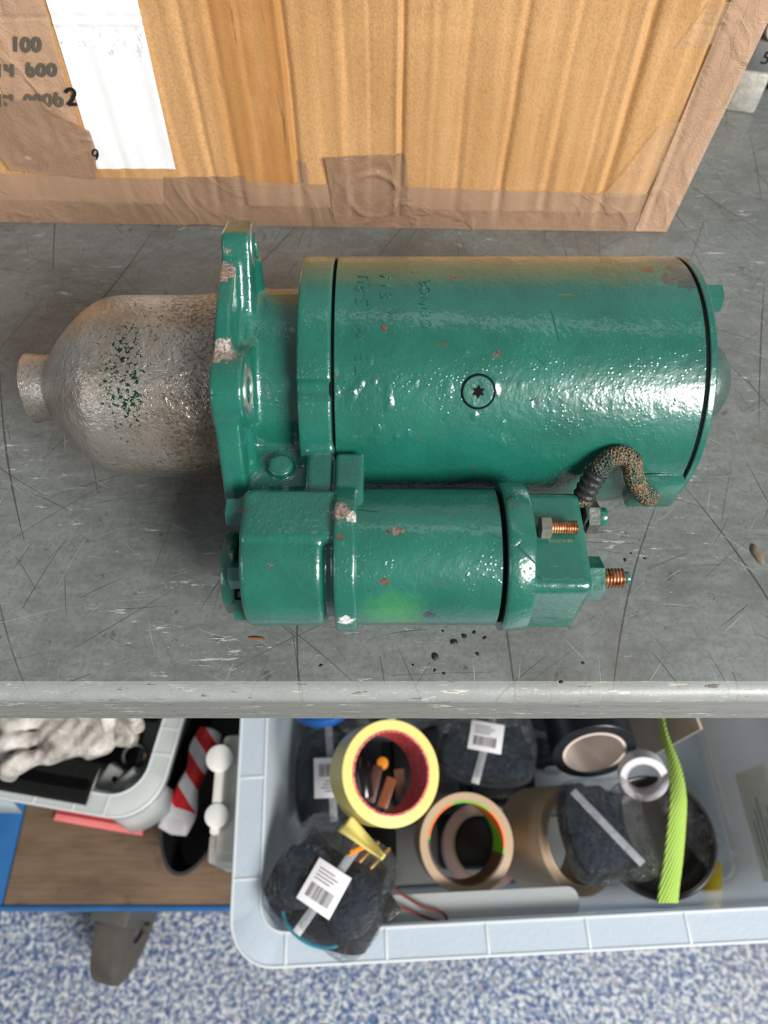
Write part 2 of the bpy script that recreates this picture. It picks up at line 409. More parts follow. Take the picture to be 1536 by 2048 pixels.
# ---------------------------------------------------------------- starter motor
def mat_paint(name, spots=(), dark=(), bubbles=0.0, box_reflection=0.0, craters=True, rust=0.0):
    t = NT(name); co = t.co()
    n1 = t.noise(co, 24, 4, 0.6); n2 = t.noise(t.co(scale=(.35, 1, 1)), 90, 5, 0.65)
    c = t.ramp(n1, [(0.3, (0.006, 0.080, 0.056)), (0.6, (0.009, 0.112, 0.080)), (0.8, (0.015, 0.134, 0.094))])
    # pale green older coat showing through in thin patches
    lg = t.noise(t.co(loc=(4, 2, 9)), 48, 4, 0.7)
    c = t.mix(t.ramp(lg, [(0.71, 0.0), (0.77, 0.5)]), c, (0.10, 0.32, 0.07))
    # fine dust and pits
    pit = t.noise(co, 700, 2, 0.7); c = t.mix(t.ramp(pit, [(0.27, 0.8), (0.34, 0.0)]), c, (0.012, 0.03, 0.024))
    # chips down to brown primer
    if rust:
        ch = t.noise(t.co(loc=(1, 7, 3)), 75, 5, 0.8); gate = t.noise(t.co(loc=(9, 1, 1)), 16, 2)
        msk = t.math('MULTIPLY', t.math('GREATER_THAN', ch, 0.655), t.math('GREATER_THAN', gate, 0.60 - rust * .15))
        c = t.mix(msk, c, (0.085, 0.05, 0.033))
    rough = 0.20
    dirt = t.noise(t.co(loc=(5, 5, 2)), 10, 4, 0.6)
    rough_s = t.math('ADD', 0.17, t.math('MULTIPLY', dirt, 0.25))
    # brown tint on the far upper flank paints in the cardboard box's reflection
    if box_reflection:
        y = t.sep(co)[1]; g = t.ramp(t.math('ADD', t.math('MULTIPLY', y, 12.0), t.math('MULTIPLY', t.math('SUBTRACT', n2, 0.5), 0.4)), [(0.42, 0.0), (0.66, box_reflection)])
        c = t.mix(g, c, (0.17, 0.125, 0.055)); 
    for (p, r, col) in spots:
        if r > .0085: c = t.mix(t.soft(co, p, r * 1.6), c, col); continue
        vc = t.mix(t.ramp(t.noise(co, 650, 4, .8), [(.38, 0.0), (.58, 1.0)]), tuple(x * .22 for x in col), tuple(min(1, x * 1.3) for x in col)); c = t.mix(t.spot(co, p, r), c, vc)
    for (p, r, col) in dark:
        c = t.mix(t.math('MULTIPLY', t.spot(co, p, r, 0.6, 150), 0.85), c, col)
    h = t.math('MULTIPLY', t.noise(co, 330, 2, 0.5), t.ramp(t.noise(t.co(loc=(1, 4, 4)), 30, 2), [(0.35, 0.10), (0.65, 0.42)]))
    h = t.math('ADD', h, t.math('MULTIPLY', t.noise(co, 130, 3, 0.55), 0.9))
    if craters:
        v = t.voro(co, 420, 'F1'); dome = t.ramp(v, [(0.0, 1.0), (0.33, 0.0)])
        gate = t.ramp(t.noise(t.co(loc=(3, 3, 3)), 38, 3, .6), [(0.40, 0.0), (0.56, 1.0)]); h = t.math('ADD', h, t.math('MULTIPLY', t.math('MULTIPLY', dome, gate), 0.32))
    if bubbles:
        v = t.voro(t.co(scale=(1.3, .8, 1)), 105, 'SMOOTH_F1', 1.0); dome = t.ramp(v, [(0.0, 1.0), (0.30, 0.0)])
        d = t.n('ShaderNodeVectorMath'); d.operation = 'DISTANCE'; t.l(co, d.inputs[0]); d.inputs[1].default_value = (-.002, -.046, .047)
        d2 = t.n('ShaderNodeVectorMath'); d2.operation = 'DISTANCE'; t.l(co, d2.inputs[0]); d2.inputs[1].default_value = (.044, -.045, .046)
        g = t.math('ADD', t.ramp(d.outputs['Value'], [(0.012, 1.0), (0.034, 0.0)]), t.ramp(d2.outputs['Value'], [(0.008, 1.0), (0.024, 0.0)]))
        h = t.math('ADD', h, t.math('MULTIPLY', t.math('MULTIPLY', dome, g), bubbles))
    crk = t.voro(t.co(loc=(.2, .1, 0)), 34, 'DISTANCE_TO_EDGE'); cm = t.math('MULTIPLY', t.ramp(crk, [(0.0, 1.0), (0.018, 0.0)]), t.math('GREATER_THAN', t.noise(t.co(loc=(8, 8, 1)), 22, 2), 0.66))
    h = t.math('SUBTRACT', h, t.math('MULTIPLY', cm, 0.5)); c = t.mix(t.math('MULTIPLY', cm, 0.45), c, (0.006, 0.03, 0.022))
    nb = t.bump(h, 0.0005, 1.0)
    b = t.bsdf(c, rough_s, 0.0, nb, Specular_IOR_Level=0.55, Coat_Weight=0.8, Coat_Roughness=0.10)
    t.l(nb, b.inputs['Coat Normal'])
    return t.m
WHT = (0.42, 0.36, 0.31); BRN = (0.10, 0.055, 0.035); PK = (0.30, 0.21, 0.17)
paint_body = mat_paint('green_engine_paint_body', bubbles=1.6, box_reflection=0.55, rust=1.0,
    spots=[((.033, .010, .065), .0022, BRN), ((.049, .028, .058), .0026, BRN), ((.0, -.02, .062), .0018, BRN), ((-.021, .030, .057), .0022, BRN), ((.014, .014, .0635), .0012, (.08, .05, .03)), ((.052, -.032, .057), .0018, (.10, .07, .05)), ((.028, .034, .055), .0012, BRN), ((.075, .020, .062), .0012, BRN), ((.09, .036, .054), .0016, (.16, .09, .04)), ((.11, .012, .064), .0010, (.14, .10, .05))],
    dark=[((.143, .010, .064), .010, (.03, .03, .03)), ((.147, .028, .059), .009, (.035, .03, .028)), ((.128, .018, .062), .004, (.07, .04, .03))])
paint_cast = mat_paint('green_engine_paint_casting', box_reflection=0.35, rust=0.3,
    spots=[((-.071, -.038, .063), .0080, (.34, .29, .25)), ((-.062, -.098, .027), .0016, BRN), ((-.050, -.122, .021), .0020, (.05, .09, .07)), ((-.066, -.045, .060), .0048, (.52, .46, .41)), ((-.0745, -.049, .056), .0045, WHT), ((-.0745, .004, .0725), .0065, PK), ((-.0745, .000, .0728), .0030, PK), ((-.071, .0315, .083), .0048, (.30, .27, .23)), ((-.073, .012, .078), .003, PK),
           ((-.0140, -.1035, .0312), .0030, (.6, .55, .5)), ((-.0170, -.1396, .0010), .0036, (.7, .67, .65)), ((-.0195, -.1000, .0310), .0046, (.25, .19, .15)), ((-.019, -.113, .030), .0016, BRN)])
paint_sol = mat_paint('green_engine_paint_solenoid', rust=0.8, bubbles=0,
    spots=[((.006, -.108, .0270), .0024, (.16, .10, .08)), ((.0, -.128, .017), .0022, BRN), ((.056, -.09, .030), .004, (.02, .02, .02)), ((.0585, -.094, .0315), .003, (.06, .03, .03)), ((.02, -.138, .0), .004, (.02, .03, .03)), ((.004, -.1345, .000), .011, (.04, .21, .055)), ((.002, -.108, .0268), .0012, BRN), ((.03, -.1, .026), .001, BRN), ((.002, -.1345, .010), .0018, (.06, .05, .04))])
paint_small = mat_paint('green_engine_paint_small', craters=False)
black_m = simple('black_gaps_and_terminals', (0.003, 0.003, 0.003), 0.8, Specular_IOR_Level=.12)  # near-black paints the shade in gaps, grooves and holes; also black terminals

def mat_alu():
    t = NT('weathered_cast_aluminium'); co = t.co()
    n = t.noise(co, 16, 4, .6); c = t.ramp(n, [(0.3, (0.20, 0.172, 0.14)), (0.5, (0.38, 0.34, 0.295)), (0.7, (0.55, 0.51, 0.465))])
    sp = t.noise(co, 520, 3, 0.75)
    dens = t.noise(t.co(loc=(2, 2, 2)), 20, 3, .6)
    x = t.sep(co)[0]
    edge = t.ramp(t.math('MULTIPLY', t.math('ADD', x, 0.21), 7.0), [(0.0, 0.75), (0.16, 0.35), (0.34, 0.15), (0.62, 0.35), (0.80, 1.3)])
    thr = t.math('SUBTRACT', t.math('ADD', 0.77, t.math('MULTIPLY', dens, -0.28)), t.math('MULTIPLY', edge, 0.10))
    c = t.mix(t.math('MULTIPLY', t.ramp(t.math('SUBTRACT', sp, thr), [(-0.0, 0.0), (0.04, 1.0)]), 0.62), c, (0.075, 0.058, 0.042))
    brn = t.noise(t.co(loc=(7, 3, 2)), 26, 4, .65); c = t.mix(t.ramp(brn, [(0.52, 0.0), (0.72, 0.55)]), c, (0.20, 0.145, 0.075))
    # green overspray specks
    d = t.n('ShaderNodeVectorMath'); d.operation = 'DISTANCE'
    sc = t.n('ShaderNodeVectorMath'); sc.operation = 'MULTIPLY'; t.l(co, sc.inputs[0]); sc.inputs[1].default_value = (1, .38, .38)
    t.l(sc.outputs[0], d.inputs[0]); d.inputs[1].default_value = (-.125, -.0115, .0145)
    g = t.ramp(t.math('MULTIPLY', d.outputs['Value'], 30.0), [(0.16, 0.22), (0.62, 0.0)])
    gs = t.noise(t.co(loc=(.3, .1, 0)), 420, 3, .75)
    c = t.mix(t.math('GREATER_THAN', t.math('ADD', gs, g), 0.760), c, (0.012, 0.055, 0.03))
    c = t.mix(t.spot(co, (-.143, -.020, .040), .0018), c, (.015, .02, .02))
    h = t.math('ADD', t.noise(co, 300, 3, .6), t.math('MULTIPLY', t.noise(co, 60, 3), 0.8))
    t.bsdf(c, 0.33, 0.8, t.bump(h, 0.0010)); return t.m
alu_m = mat_alu()
steel_m = simple('plated_steel', (0.42, 0.42, 0.40), 0.35, 0.9, nscale=150)
def mat_copper():
    t = NT('tarnished_copper_thread'); co = t.co()
    c = t.ramp(t.noise(co, 260, 4, .7), [(0.3, (0.12, 0.05, 0.025)), (0.5, (0.55, 0.23, 0.11)), (0.7, (0.78, 0.42, 0.25))])
    t.bsdf(c, 0.32, 0.9); return t.m
copper_m = mat_copper()

AY, AH = 0.267, 0.065
motor = thing('starter_motor', 'green painted starter motor with bare cast nose lying on the workbench', 'starter motor', (0, AY, BENCH))
AX = (0, 0, AH)
def mpart(name, mb, mat, **kw): return obj(name, mb, mat, motor, loc=AX, **kw)

# body cylinder
prof = [(-.0232, .058), (-.0232, .0645), (-.0228, .065)] + [(-.0228 + (.1706) * k / 24, .065) for k in range(1, 24)] + [(.1478, .065), (.1482, .0645), (.1482, .058)]
body = mpart('body', MB().lathe(prof, 256), paint_body, angle=50)
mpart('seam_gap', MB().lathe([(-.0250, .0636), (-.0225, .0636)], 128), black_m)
mpart('end_gap', MB().lathe([(.1475, .0640), (.1502, .0640)], 128), black_m)
# flat lug on the body with the tab of the end plate
lug = MB().box(-.0125, .0125, -.010, .010, -.012, .012, .0025)
lug.xf(Matrix.Translation((.1370, -.0595, -.0065)))
mpart('body_lug', lug, paint_small)
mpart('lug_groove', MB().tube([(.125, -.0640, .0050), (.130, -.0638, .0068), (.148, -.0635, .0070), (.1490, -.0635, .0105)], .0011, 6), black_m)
# saddle-shaped raised patch where the cable lies on the body
sd = MB().grid(lambda u, v: ((.088 + .042 * u), -(.065 + .0012 * max(0, math.sin(PI * u)) ** .5 * max(0, math.sin(PI * v)) ** .5) * math.cos(-.16 + .55 * v), (.065 + .0012 * max(0, math.sin(PI * u)) ** .5 * max(0, math.sin(PI * v)) ** .5) * math.sin(-.16 + .55 * v)), 24, 16)
# end plate
ep = [(.1500, .0), (.1500, .0645), (.1504, .0649), (.1528, .0649), (.1536, .0643), (.1545, .058), (.1552, .045), (.1556, .024)]
mpart('end_plate', MB().lathe(ep + [(.1605, .0001)], 192), paint_small, angle=30)
hub = [(.153, .0235), (.168, .0232), (.1745, .0222), (.1795, .0190), (.1835, .0135), (.1858, .0070), (.1863, .0001)]
mpart('bearing_cap', MB().lathe(hub, 96), simple('grey_green_bearing_cap', (0.07, 0.105, 0.095), 0.38, 0.3, nscale=90, var=.45, bump=.0006), angle=60, label='dull grey domed bearing cap')

def hexm(r, h, ch=.0006, hole=0):
    """hexagon along X from 0 to h"""
    mb = MB(); t = MB()
    pr = [(0, 1e-5), (0, r), (h - ch, r), (h, r - ch * 1.6), (h, 1e-5)]
    t.lathe(pr, 6); return t
def bolt(name, p, r, h, mat, washer=0, d=(1, 0, 0), label=None, spin=0.3):
    m = MB()
    if washer: m.cyl((0, 0, 0), (.0012, 0, 0), washer, 24, .0003)
    hx = hexm(r, h).xf(Matrix.Translation((.001 if washer else 0, 0, 0)) @ Matrix.Rotation(spin, 4, 'X')); m.merge(hx)
    m.xf(align(p, d)); return mpart(name, m, mat, label=label, angle=25)
bolt('end_bolt', (.1535, .006, .0545), .0072, .0088, paint_small, washer=.0082, spin=.2)
bolt('end_bolt', (.1535, -.004, -.0552), .0062, .0062, paint_small, washer=.0068)
# pole screw on the body: ring groove, head, dark star socket
ang = math.atan2(.0465, -.0455)
pn = Vector((0, math.cos(ang), math.sin(ang)))
pc = Vector((.0435, 0, 0)) + pn * .0649
M = align(pc, pn)
ringm = MB().lathe([(-.0005, .0072), (.00035, .0074), (.0002, .0081), (-.0005, .0083)], 48).xf(M)
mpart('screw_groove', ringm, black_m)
hd = MB().lathe([(.0, .0074), (.0006, .0070), (.0007, .0045), (.0003, .0001)], 48).xf(M)
screw = mpart('pole_screw', hd, paint_small)
st = []
for k in range(12):
    r = .0032 if k % 2 == 0 else .0017; st.append((r * math.cos(k * PI / 6 + .2), r * math.sin(k * PI / 6 + .2)))
star = MB().prism(st, .0004, .0009); star.xf(M @ Matrix.Rotation(PI / 2, 4, 'Y'))
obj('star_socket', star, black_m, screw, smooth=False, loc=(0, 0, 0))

# cast letters raised on the body
def cast_text(s, x, a_mid, size, mat):
    cu = bpy.data.curves.new('cast_letters', 'FONT'); cu.body = s; cu.size = size; cu.extrude = 0.00018; cu.align_x = 'CENTER'; cu.offset = -0.00045 * size / .006; cu.space_character = 1.15
    to = bpy.data.objects.new('tmp', cu); me = bpy.data.meshes.new_from_object(to); bpy.data.objects.remove(to)
    R = .0650
    for v in me.vertices:
        X, Yt, Z = v.co
        a = a_mid - X / R            # reading from the near side up and over
        r = R + (0.00040 if Z > 0 else -.0004)
        v.co = (x - Yt, r * math.cos(a), r * math.sin(a))
    me.materials.append(mat); o = bpy.data.objects.new('cast_letters', me); scene.collection.objects.link(o); o.parent = motor; o.location = AX; return o
cast_text('TF  M I S-RU', -.0070, math.radians(104), .0090, paint_small)
cast_text('O  E I A', .0040, math.radians(92), .0085, paint_small)
cast_text(': DEINOR', .0220, math.radians(98), .0072, paint_small)

# drive end housing: flange, neck, ring, fork box as one smooth casting
h = 0.0009
X, Y, Z = grid_axes(-.0805, -.006, -.148, .071, -.068, .093, h)
ring = f_cylx(X, Y, Z, 0, 0, .065, -.0405, -.0245, .0012)
neck = f_cylx(X, Y, Z, 0, 0, .0490, -.070, -.030, .001)
upc = .861 * Y + .509 * Z; twc = -.509 * Y + .861 * Z
pad = smax(f_cylx(X, Y, Z, 0, 0, .0530, -.0655, -.036, .001), upc - .0385, .002)
neck = smin(neck, pad, .0015)
disc = smax(f_cylx(X, Y, Z, 0, 0, .0735, -.0762, -.0690, .0012), (Y * .93 - Z * .36) - .006, .003)
disc0 = f_cylx(X, Y, Z, 0, 0, .0560, -.0762, -.0660, .0012)
ear1 = f_capsYZ(X, Y, Z, (.006, .035), (.0262, .0690), .022, .0138, -.0762, -.0628)
ear1 = smax(ear1, (Y * .345 + Z * .939) - .0835, .0015)
ear2 = f_capsYZ(X, Y, Z, (-.026, .030), (-.0475, .0500), .020, .0165, -.0762, -.0618)
ear3 = f_capsYZ(X, Y, Z, (-.048, .040), (-.0715, .0035), .018, .0125, -.0762, -.0650)
pl = smin(smin(disc, disc0, .001), smin(ear1, smin(ear2, ear3, .003), .003), .0030)
rib1 = f_caps(X, Y, Z, (-.0655, .012, .040), (-.0665, .0255, .066), .0062)
pl = smin(pl, rib1, .0035)
rim = f_caps(X, Y, Z, (-.068, -.040, .052), (-.066, -.066, .010), .0055)
pl = smin(pl, rim, .003)
H = smin(smin(neck, pl, .0040), ring, .0004)
# web with the round plug between neck and fork housing
web = f_box(X, Y, Z, (-.051, -.066, -.004), (.0165, .026, .0165), .002)
H = smin(H, web, .0025)
arm = f_box(X, Y, Z, (-.0302, -.076, -.002), (.0068, .024, .0245), .003)
H = smin(H, arm, .0035)
plug = f_cylx(Z, Y, X, -.0655, -.0500, .0062, .008, .0165, .0006)
H = smin(H, plug, .0006)
fork = f_cylx(X, Y, Z, -.104, -.0060, .0330, -.0645, -.0270, .003)
fbox = f_box(X, Y, Z, (-.0430, -.0995, -.004), (.0215, .0135, .0318), .0035)
fork = smin(fork, fbox, .0012)
fork = smax(fork, f_box(X, Y, Z, (-.0430, -.105, 0), (.0216, .040, .08), .004), .002)
H = smin(H, fork, .0018)
H = smin(H, f_cylx(X, Y, Z, -.104, -.0060, .0285, -.030, -.0200, .001), .001)
sfl = f_cylx(X, Y, Z, -.104, -.0050, .0362, -.0222, -.0122, .0010)
lugt = f_box(X, Y, Z, (-.0160, -.080, .0085), (.0066, .0150, .0170), .0012)
H = smin(H, smin(sfl, lugt, .001), .0022)
# bolt holes through the ears
H = smax(H, -Z - .0648, .0004)
for (cy, cz, r) in ((.0262, .0690, .0058), (-.0475, .0500, .0064)):
    hole = -(np.sqrt((Y - cy) ** 2 + (Z - cz) ** 2) - r) + 0 * X
    H = smax(H, hole, .0004)
field_obj('drive_end_housing', H, (-.0805, -.148, -.068), h, paint_cast, motor, AX)
for (cy, cz, x) in ((.0262, .0690, -.0628), (-.0475, .0500, -.0618)):
    sf = MB().lathe([(-.0004, .0062), (.0003, .0064), (.0004, .0105), (-.0006, .0108)], 40).xf(Matrix.Translation((x, cy, cz)))
    mpart('bolt_seat', sf, steel_m, label='bare metal ring around the bolt hole')

# nose
npr0 = [(-.0700, .0440), (-.0765, .0470), (-.0800, .0488), (-.0860, .0487), (-.100, .0486), (-.120, .0486), (-.138, .0484), (-.146, .0474), (-.152, .0455), (-.160, .0410), (-.168, .0350), (-.175, .0288), (-.180, .0235), (-.1825, .0205), (-.1850, .0186), (-.189, .0178), (-.195, .0180), (-.2000, .0185), (-.2012, .0180), (-.2012, .0130), (-.190, .0120), (-.17, .0110)]
npr = [(x if x > -.138 else -.138 + (x + .138) * .86, r) for x, r in npr0]
def smooth_prof(p, k=3):
    out = []
    for i in range(len(p) - 1):
        for j in range(k):
            t_ = j / k; p0 = p[max(i - 1, 0)]; p1 = p[i]; p2 = p[i + 1]; p3 = p[min(i + 2, len(p) - 1)]
            out.append(tuple(0.5 * (2 * p1[a] + (-p0[a] + p2[a]) * t_ + (2 * p0[a] - 5 * p1[a] + 4 * p2[a] - p3[a]) * t_ ** 2 + (-p0[a] + 3 * p1[a] - 3 * p2[a] + p3[a]) * t_ ** 3) for a in (0, 1)))
    out.append(p[-1]); return out
nm = MB().lathe(smooth_prof(npr), 160)
# the tip is cut open underneath and slightly battered
vs = []
for (x, y, z) in nm.v:
    if x < -.176:
        k = (-.176 - x) / .017; w = mnoise.noise(Vector((x * 90, y * 90, z * 90))); x2 = x + .004 * k * (y / .018) * -1 * .5; y2 = y * (1 + .06 * w * k); z2 = z * (1 + .06 * w * k) - .0005 * k; vs.append((x2, y2 - .0028, z2 - .0012))
    else: vs.append((x, y - .0028 * min(1, (-.07 - x) / .03), z - .0012 * min(1, (-.07 - x) / .03)))
nm.v = vs
mpart('nose_housing', nm, alu_m, angle=60, label='bare weathered aluminium nose with green specks')
mpart('nose_joint', MB().lathe([(-.083, .0478), (-.0815, .0496), (-.0765, .0500)], 96), simple('grimy_joint', (0.03, 0.028, 0.024), 0.7))

# solenoid
SY, SZ, SR = -.104, -.0057, .0327
so = MB().lathe([(-.013, .026), (-.0125, SR)] + [(-.0125 + .0645 * k / 12, SR) for k in range(1, 13)] + [(.0522, SR - .001), (.0524, .0305)], 160).xf(Matrix.Translation((0, SY, SZ)))
mpart('solenoid_body', so, paint_sol, angle=50)
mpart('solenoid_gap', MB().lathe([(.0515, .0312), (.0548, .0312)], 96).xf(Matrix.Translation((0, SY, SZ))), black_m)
cp = MB().lathe([(.0543, .030), (.0543, .0345), (.0550, .0353), (.0560, .0355), (.0655, .0352), (.0664, .0346), (.0670, .0330), (.0672, .001)], 128).xf(Matrix.Translation((0, SY, SZ)))
mpart('solenoid_rim', cp, paint_sol, angle=40)
X, Y, Z = grid_axes(.062, .097, -.142, -.066, -.042, .020, .0008)
cb = f_box(X, Y, Z, (.0785, -.1035, -.012), (.0165, .0262, .0245), .0055)
cb = smax(cb, (X - .0940) + (Y + .1035) * .02, .002)
field_obj('terminal_block', cb, (.062, -.142, -.042), .0008, paint_small, motor, AX)
dull_m = simple('dull_steel', (.20, .19, .16), .5, .6, nscale=400, var=.5)
def stud(p, L, r, tip=False, name='terminal_stud', n=11):
    pr = [(0, 1e-5), (0, r)]; st_ = L / n
    for k in range(n): pr += [(k * st_ + st_ * .15, r * .86), (k * st_ + st_ * .5, r), (k * st_ + st_ * .7, r)]
    pr += [(L, r * .86), (L + .0003, 1e-5)]
    m = MB().lathe(pr, 28).xf(Matrix.Translation(p)); o = mpart(name, m, copper_m, angle=50, label='bare copper threaded stud')
    if tip: obj('stud_tip', MB().cyl((p[0] + L, p[1], p[2]), (p[0] + L + .0028, p[1], p[2]), r * .66, 20, .0005), paint_small, o)
    return o
bolt('terminal_nut', (.0715, -.1005, .0165), .0056, .0048, dull_m, spin=.1, label='bare steel nut')
stud((.0760, -.1005, .0165), .0125, .0033)
bolt('terminal_nut', (.0948, -.1165, -.0035), .0102, .0072, paint_small, spin=.5)
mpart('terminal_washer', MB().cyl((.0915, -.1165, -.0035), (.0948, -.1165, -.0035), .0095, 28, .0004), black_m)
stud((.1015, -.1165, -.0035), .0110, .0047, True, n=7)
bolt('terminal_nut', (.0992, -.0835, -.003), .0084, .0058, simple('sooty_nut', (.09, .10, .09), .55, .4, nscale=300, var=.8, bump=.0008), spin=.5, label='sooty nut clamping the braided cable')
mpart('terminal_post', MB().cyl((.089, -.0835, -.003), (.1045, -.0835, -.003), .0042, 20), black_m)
mpart('terminal_tip', MB().cyl((.1045, -.0835, -.003), (.1095, -.0835, -.003), .0046, 20, .0012), paint_small)

# braided cable from the terminal over to the body
def mat_braid():
    t = NT('braided_cable'); co = t.co()
    n = t.noise(co, 90, 4, .7)
    c = t.ramp(n, [(0.3, (0.02, 0.05, 0.04)), (0.45, (0.08, 0.12, 0.09)), (0.55, (0.30, 0.19, 0.10)), (0.7, (0.05, 0.16, 0.12))])
    v = t.voro(co, 850); c = t.mix(t.ramp(v, [(0.3, 0.0), (0.6, 0.6)]), c, (0.02, 0.02, 0.02))
    t.bsdf(c, 0.55, 0.2, t.bump(v, -.0012)); return t.m
def catmull(pts, k=8):
    P = [Vector(p) for p in pts]; out = []
    for i in range(len(P) - 1):
        p0 = P[max(i - 1, 0)]; p1 = P[i]; p2 = P[i + 1]; p3 = P[min(i + 2, len(P) - 1)]
        for j in range(k):
            q = j / k; out.append(0.5 * (2 * p1 + (p2 - p0) * q + (2 * p0 - 5 * p1 + 4 * p2 - p3) * q * q + (3 * p1 - p0 - 3 * p2 + p3) * q ** 3))
    out.append(P[-1]); return out
cpath = catmull([(.0965, -.0790, .003), (.0985, -.0750, .010), (.1020, -.0705, .0170), (.1070, -.0665, .0225), (.1130, -.0655, .0240), (.1178, -.0672, .0215), (.1200, -.0700, .0150), (.1235, -.0715, .0080), (.1290, -.0722, .0010), (.1340, -.0700, -.0060), (.1360, -.0630, -.0085)])
# a slightly uneven, strand-wrapped cable
cm = MB(); rr = [.0043 + .0003 * math.sin(i * 1.1) for i in range(len(cpath))]
cm.tube(cpath, rr, 20); cable = mpart('braided_cable', cm, mat_braid(), angle=180, label='frayed braided copper cable')
nst = 8; L = len(cpath)
for k in range(nst * 2):
    sgn = 1 if k < nst else -1; ph_ = 2 * PI * k / nst
    pts = []; up = Vector((0, 0, 1)); prev = None; fine = catmull(cpath, 3)
    for i in range(0, len(fine), 2):
        p_ = fine[i]; tt = (fine[min(i + 1, len(fine) - 1)] - fine[max(i - 1, 0)]).normalized()
        a_ = tt.cross(up) if prev is None else prev - tt * prev.dot(tt); a_.normalize(); b_ = tt.cross(a_); prev = a_
        q = ph_ + sgn * i * .16; pts.append(p_ + (a_ * math.cos(q) + b_ * math.sin(q)) * (.00435 + .00018 * math.sin(i * .9 + k)))
    if k == 0: strands = MB()
    strands.tube(pts, .00052, 5, cap=False)
so_ = obj('braid_strands', strands, cable.data.materials[0], cable, angle=180); so_['kind'] = 'stuff'
slv = MB().tube(cpath[4:17], [.0053 + .0004 * math.sin(i * 2.1) for i in range(13)], 18); mpart('cable_sleeve', slv, simple('sooty_sleeve', (.015, .017, .016), .5, nscale=200, var=.8, bump=.001))
lugm = MB().box(-.0008, .0008, -.0070, .0070, -.006, .006, .0005).xf(Matrix.Translation((.0978, -.0820, .0005))); mpart('cable_lug', lugm, simple('sooty_lug', (.07, .08, .07), .5, .5, nscale=300, var=.7))

# bits on the left face of the fork housing
bolt('side_bolt', (-.0635, -.0915, .0150), .0072, .0095, paint_small, d=(-1, 0, 0), spin=.5)
cvp = MB().cyl((-.0650, -.1060, -.018), (-.0705, -.1060, -.018), .0130, 32, .0008); cvp.merge(MB().cyl((-.070, -.106, -.018), (-.0770, -.106, -.018), .0205, 10, .0015)); mpart('side_cover', cvp, paint_small)
bolt('side_bolt', (-.0635, -.1170, .0000), .0062, .0085, paint_small, d=(-1, 0, 0), spin=.2)
bolt('side_bolt', (-.0635, -.1275, -.0140), .0056, .0072, paint_small, d=(-1, 0, 0), spin=.4)

# ---------------------------------------------------------------- cardboard box behind the motor
BO = Vector((0.2126, 0.4721, BENCH)); BE = (Vector((-0.296, 0.4831, BENCH)) - BO).normalized(); BN = Vector((BE.y, -BE.x, 0))
if BN.y > 0: BN = -BN
def PB(u, v):
    """point of the box front as (distance from its right bottom corner, height)"""
    d = ray(u, v); k = (BO - CAMP).dot(BN) / d.dot(BN); p = CAMP + d * k
    return ((p - BO).dot(BE), p.z - BENCH)
creases = []
for (u, amp, wdt, lean) in [(392, .8, .0016, 0), (447, .9, .0018, 0), (500, .4, .0015, 0), (580, 1.5, .0014, 0), (693, .9, .0018, 0), (803, 1.9, .0012, 0), (870, .3, .0015, 0), (930, .9, .0020, 0), (1030, 1.3, .0016, 0), (1088, .3, .0018, 0), (1130, 1.1, .0018, 0),
                            (1212, .6, .0016, 0), (1262, 2.3, .0018, 0), (1352, .7, .0022, 0), (1385, .8, .0014, 0), (740, .3, .001, 0), (330, .5, .002, 0), (200, .5, .002, 0)]:
    s0 = PB(u, 190)[0]; creases.append((s0, amp * .0016, wdt * 1.15))
ZS = PB(800, 43)[1]
def bdisp(s, z):
    d = 0.0
    for (s0, a, w) in creases:
        c = s0 + .0012 * mnoise.noise(Vector((z * 22, s0 * 60, 0)))
        x = (s - c) / w
        # one side of each crushed flute steps sharply, the other slopes away
        if -9 < x < 9:
            am = a * (.75 + .5 * mnoise.noise(Vector((z * 14, s0 * 31, 4))))
            d -= am * (math.exp(-(x * (1.0 if x > 0 else .62)) ** 2) - .35 * math.exp(-((x - 2.2) / 1.5) ** 2))
    d -= .0006 * math.exp(-((z - ZS - .0015 * mnoise.noise(Vector((s * 20, 0, 0)))) / .0012) ** 2)
    d += .0007 * mnoise.noise(Vector((s * 130, z * 6, 1))) + .0014 * mnoise.noise(Vector((s * 14, z * 9, 2)))
    return d
def warp(s, z): return s - .075 * z * math.exp(-max(s, 0) / .12)
def bp(s, z, off=0.0, back=0.0):
    p = BE * s + BN * (bdisp(s, max(z, 0)) * min(1, max(z, 0) / .02) * min(1, max(0, s + .08 * z) / .008) + off) ; return (p.x, p.y, max(z, 0.0))
W, HB, DP = 0.62, 0.255, 0.30
box = thing('cardboard_box', 'crushed brown cardboard box taped along its edges behind the starter motor', 'box', BO)
